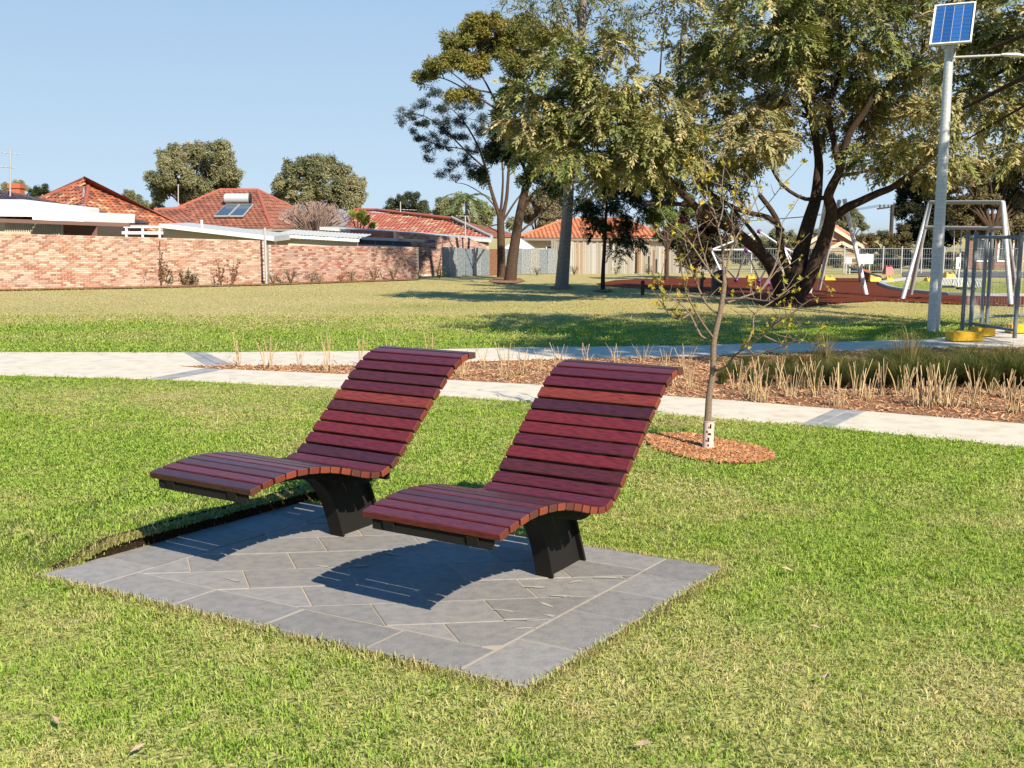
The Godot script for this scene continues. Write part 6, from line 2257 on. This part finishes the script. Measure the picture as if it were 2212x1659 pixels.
	far_tree("lime_shrub", "lime green shrub beside the pinkish bare shrub", [[772, 470, 11], [790, 478, 11], [760, 462, 8], [802, 486, 8], [782, 462, 6]], 54.0, [Color(0.28, 0.32, 0.03), Color(0.22, 0.27, 0.03), Color(0.34, 0.33, 0.05)], 775, 540, 0.35)
	# bare pinkish shrub
	foot = at(680, 506, 54)
	o = thing("bare_shrub", "rounded bare shrub of pinkish grey twigs above the garage roof", "shrub", foot)
	st = start()
	for i in 300:
		var a := rng.randf() * TAU
		var t := sqrt(rng.randf())
		var e := Vector3(cos(a) * 2.0 * t, 0.35 + 1.25 * sqrt(1.0 - t * t * 0.96) * rng.randf_range(0.75, 1.05), sin(a) * 1.5 * t)
		var m := Vector3(e.x * 0.6, e.y * 0.55, e.z * 0.6)
		var w := rng.randf_range(0.010, 0.018)
		tube(st, [Vector3(e.x * 0.15, -0.2, e.z * 0.1), m, e], [w * 1.8, w * 1.3, w], 4, false)
		for k in 3:
			var f := e.lerp(m, rng.randf_range(0.0, 0.4))
			tube(st, [f, f + Vector3(rng.randf_range(-0.2, 0.2), rng.randf_range(0.05, 0.22), rng.randf_range(-0.2, 0.2))], [w * 0.8, w * 0.7], 4, false)
	part("twigs", st.commit(), M.twig_pink, o)
	# palm
	foot = at(1010, 560, 76)
	foot.y = ground_y(-76)
	o = thing("palm", "palm with slender pale trunk rising above the long red roof", "palm", foot)
	st = start()
	var ph := at(1010, 425, 76).y - foot.y
	tube(st, [Vector3(0, 0, 0), Vector3(0.03, ph * 0.5, 0), Vector3(0, ph, 0)], [0.22, 0.18, 0.16], 8)
	part("trunk", st.commit(), M.bark_pale, o)
	st = start()
	for i in 13:
		var a := TAU * i / 13.0 + 0.2
		var out := Vector3(cos(a), 0, sin(a))
		var up := 0.9 - 0.5 * (i % 3)
		var prev := Vector3(0, ph, 0)
		for k in 7:
			var t := (k + 1) / 7.0
			var p := Vector3(0, ph, 0) + out * 1.9 * t + Vector3(0, up * 1.4 * t - 1.5 * t * t, 0)
			var s := out.cross(Vector3.UP)
			for sg in [-1.0, 1.0]:
				var tip: Vector3 = p + s * sg * (0.5 - 0.3 * t) + out * 0.1 + Vector3(0, -0.16, 0)
				t3(st, prev, prev.lerp(p, 0.7), tip)
				t3(st, prev.lerp(p, 0.5), p, tip + out * 0.07)
			prev = p
	part("fronds", st.commit(), M.frond, o)

func over_crown(o: Node3D, list: Array, meshes: Array, cols: Array, r: float) -> void:
	var xs := []
	var cs := []
	for q in list:
		var c := Vector3(q[0], q[1], q[2])
		for i in int(150 * r * r):
			var dir := Vector3(rng.randfn(), rng.randfn() * 0.6, rng.randfn())
			var p := c + dir.normalized() * r * pow(rng.randf(), 0.5) * Vector3(1.2, 0.6, 1.0)
			xs.append(Transform3D(Basis(Vector3.UP, rng.randf() * TAU) * Basis(Vector3.RIGHT, rng.randf_range(-0.7, 0.7)), p - o.position))
			cs.append(cols[rng.randi() % cols.size()])
	scatter("crown", meshes[0], M.leaf, xs, cs, o)

var far_meshes := []
func far_tree(called: String, label: String, blobs: Array, d: float, cols: Array, px: float, py: float, size: float) -> Node3D:
	if far_meshes.is_empty():
		far_meshes = [clump(44, 0.40, 0.26, 0.09, 81), clump(40, 0.44, 0.24, 0.085, 82)]
	var foot := Vector3(at(px, py, d).x, ground_y(-d), -d)
	var o := thing(called, label, "shrub" if called.contains("shrub") else ("hedge" if called == "hedge" else "tree"), foot)
	var st := start()
	var top := Vector3.ZERO
	for b in blobs:
		top += at(b[0], b[1], d) / blobs.size()
	var mid := Vector3(foot.x, lerpf(foot.y, top.y, 0.55), foot.z)
	tube(st, [foot - Vector3(0, 0.2, 0), mid], [0.28 * size, 0.2 * size], 8)
	for b in blobs:
		tube(st, [mid - Vector3(0, 0.3, 0), mid.lerp(at(b[0], b[1], d), 0.55) + Vector3(0, 0.15 * size, 0), at(b[0], b[1], d)], [0.14 * size, 0.09 * size, 0.03 * size], 5, false)
	part("trunk", shift(st, foot), M.bark_brown, o)
	crown(o, blobs, d, 1.4 * size, far_meshes, 75.0 / (size * size), cols, M.leaf, 0.85, size)
	return o

func wall_shrubs() -> void:
	var kinds := []
	for k in 3:
		var r := RandomNumberGenerator.new()
		r.seed = 90 + k
		var st := start()
		for i in 150:
			var a := r.randf() * TAU
			var t := r.randf()
			var p := Vector3(cos(a) * 0.26 * sqrt(r.randf()), 0.05 + 0.42 * t, sin(a) * 0.13 * r.randf())
			p += Vector3(cos(a), 0.2, sin(a) * 0.4) * 0.12 * t
			var dir := Vector3(r.randf_range(-1, 1), r.randf_range(-0.4, 1), r.randf_range(-1, 1)).normalized()
			var s := dir.cross(Vector3.UP + Vector3(0.1, 0, 0.2)).normalized() * 0.018
			st.set_color([Color(0.09, 0.105, 0.04), Color(0.13, 0.125, 0.05), Color(0.06, 0.08, 0.03)][r.randi() % 3])
			t3(st, p, p + dir * 0.05 + s, p + dir * 0.1)
			t3(st, p, p + dir * 0.1, p + dir * 0.05 - s)
		for i in 9:
			var a := r.randf() * TAU
			st.set_color(Color(0.12, 0.07, 0.04))
			tube(st, [Vector3(0, -0.05, 0), Vector3(cos(a) * 0.12, 0.25, sin(a) * 0.06), Vector3(cos(a) * 0.25, 0.5, sin(a) * 0.08)], [0.012, 0.009, 0.004], 4)
		kinds.append(st.commit())
	var i := 0
	for q in [[12, 622, 1.2], [47, 621.5, 1.1], [95, 621, 1.15], [147, 620, 1.2], [202, 619.3, 0.9], [255, 618.5, 1.1], [297, 618, 1.0], [355, 617, 1.2], [400, 616.3, 1.1], [418, 616, 0.8], [592, 613.2, 0.8], [629, 612, 1.0], [675, 610.5, 0.7], [691, 610, 0.6], [737, 608.5, 0.5], [760, 607.7, 0.8], [809, 606, 1.0], [850, 604.5, 0.9], [905, 602.7, 0.8], [950, 600.5, 1.0], [1240, 593, 0.8], [1330, 592.5, 0.7], [1400, 592, 0.8], [1160, 594, 0.7]]:
		var o := part("wall_shrub", kinds[i % 3], M.leaf, self)
		o.position = gp(q[0], q[1]) + Vector3(0, 0, 0.1)
		o.scale = Vector3(q[2], q[2], 1.0)
		var fence: bool = q[0] > 1000
		tag(o, ("low green shrub at the foot of the back fence, %s from the left" % place_word([1160, 1240, 1330, 1400].find(q[0]))) if fence else (("low grey green shrub against the pale brick wall, %s from the left" % place_word(i)) if q[0] < 580 else "small green plant at the foot of the dark brick wall, %s from the left" % place_word(i - 10)), "shrub", "low shrubs along the walls and fence")
		i += 1
	# reddish climbers with thin leaves on the pale wall
	for q in [[20, 585, 30], [97, 575, 45], [180, 580, 30], [240, 570, 60], [318, 560, 60], [350, 555, 70], [480, 590, 30], [505, 580, 35]]:
		var b := gp(q[0], 621 - q[0] * 0.0105) + Vector3(0, 0, 0.12)
		var st := start()
		var n := 5
		for k in n:
			var h: float = (q[2] + 25) / SURVEY_F * -b.z * rng.randf_range(0.5, 1.0)
			var x := rng.randf_range(-0.3, 0.3)
			st.set_color(Color(0.16, 0.07, 0.05))
			var pts := [Vector3(0, -0.03, 0), Vector3(x * 0.5, h * 0.5, 0), Vector3(x, h, -0.03)]
			tube(st, pts, [0.012, 0.009, 0.005], 4)
			for j in 16:
				var p: Vector3 = pts[1].lerp(pts[2], rng.randf()) if j % 2 else pts[0].lerp(pts[1], rng.randf_range(0.4, 1.0))
				var dir := Vector3(rng.randf_range(-1, 1), rng.randf_range(-0.6, 0.8), rng.randf_range(0, 0.6)).normalized()
				var s := dir.cross(Vector3.BACK).normalized() * 0.022
				st.set_color([Color(0.16, 0.06, 0.04), Color(0.12, 0.10, 0.04), Color(0.22, 0.10, 0.06)][j % 3])
				t3(st, p, p + dir * 0.05 + s, p + dir * 0.1)
				t3(st, p, p + dir * 0.1, p + dir * 0.05 - s)
		var o := part("climber", st.commit(), M.leaf, self)
		o.position = b
		tag(o, "thin reddish climber on the pale brick wall, %s from the left" % place_word([20, 97, 180, 240, 318, 350, 480, 505].find(q[0])), "climbing plant", "reddish climbers on the pale brick wall")
	var st3 := start()
	sheet(st3, gps([[-190, 631], [300, 622.5], [577, 616], [905, 604.5], [905, 601], [577, 612], [300, 618], [-190, 626]]), 0.012)
	part("garden_bed", st3.commit(), M.mulch, self, "structure")
	st3 = start()
	for q in [[1095, 607, 40, 6], [1213, 621, 26, 4], [1303, 628, 22, 3]]:
		sheet(st3, gps([[q[0] - q[2], q[1]], [q[0] - q[2] * 0.6, q[1] - q[3]], [q[0], q[1] - q[3] * 1.3], [q[0] + q[2] * 0.7, q[1] - q[3]], [q[0] + q[2], q[1]], [q[0] + q[2] * 0.5, q[1] + q[3] * 0.8], [q[0] - q[2] * 0.5, q[1] + q[3] * 0.8]]), 0.010)
	part("bare_soil", st3.commit(), M.mulch, self, "structure")
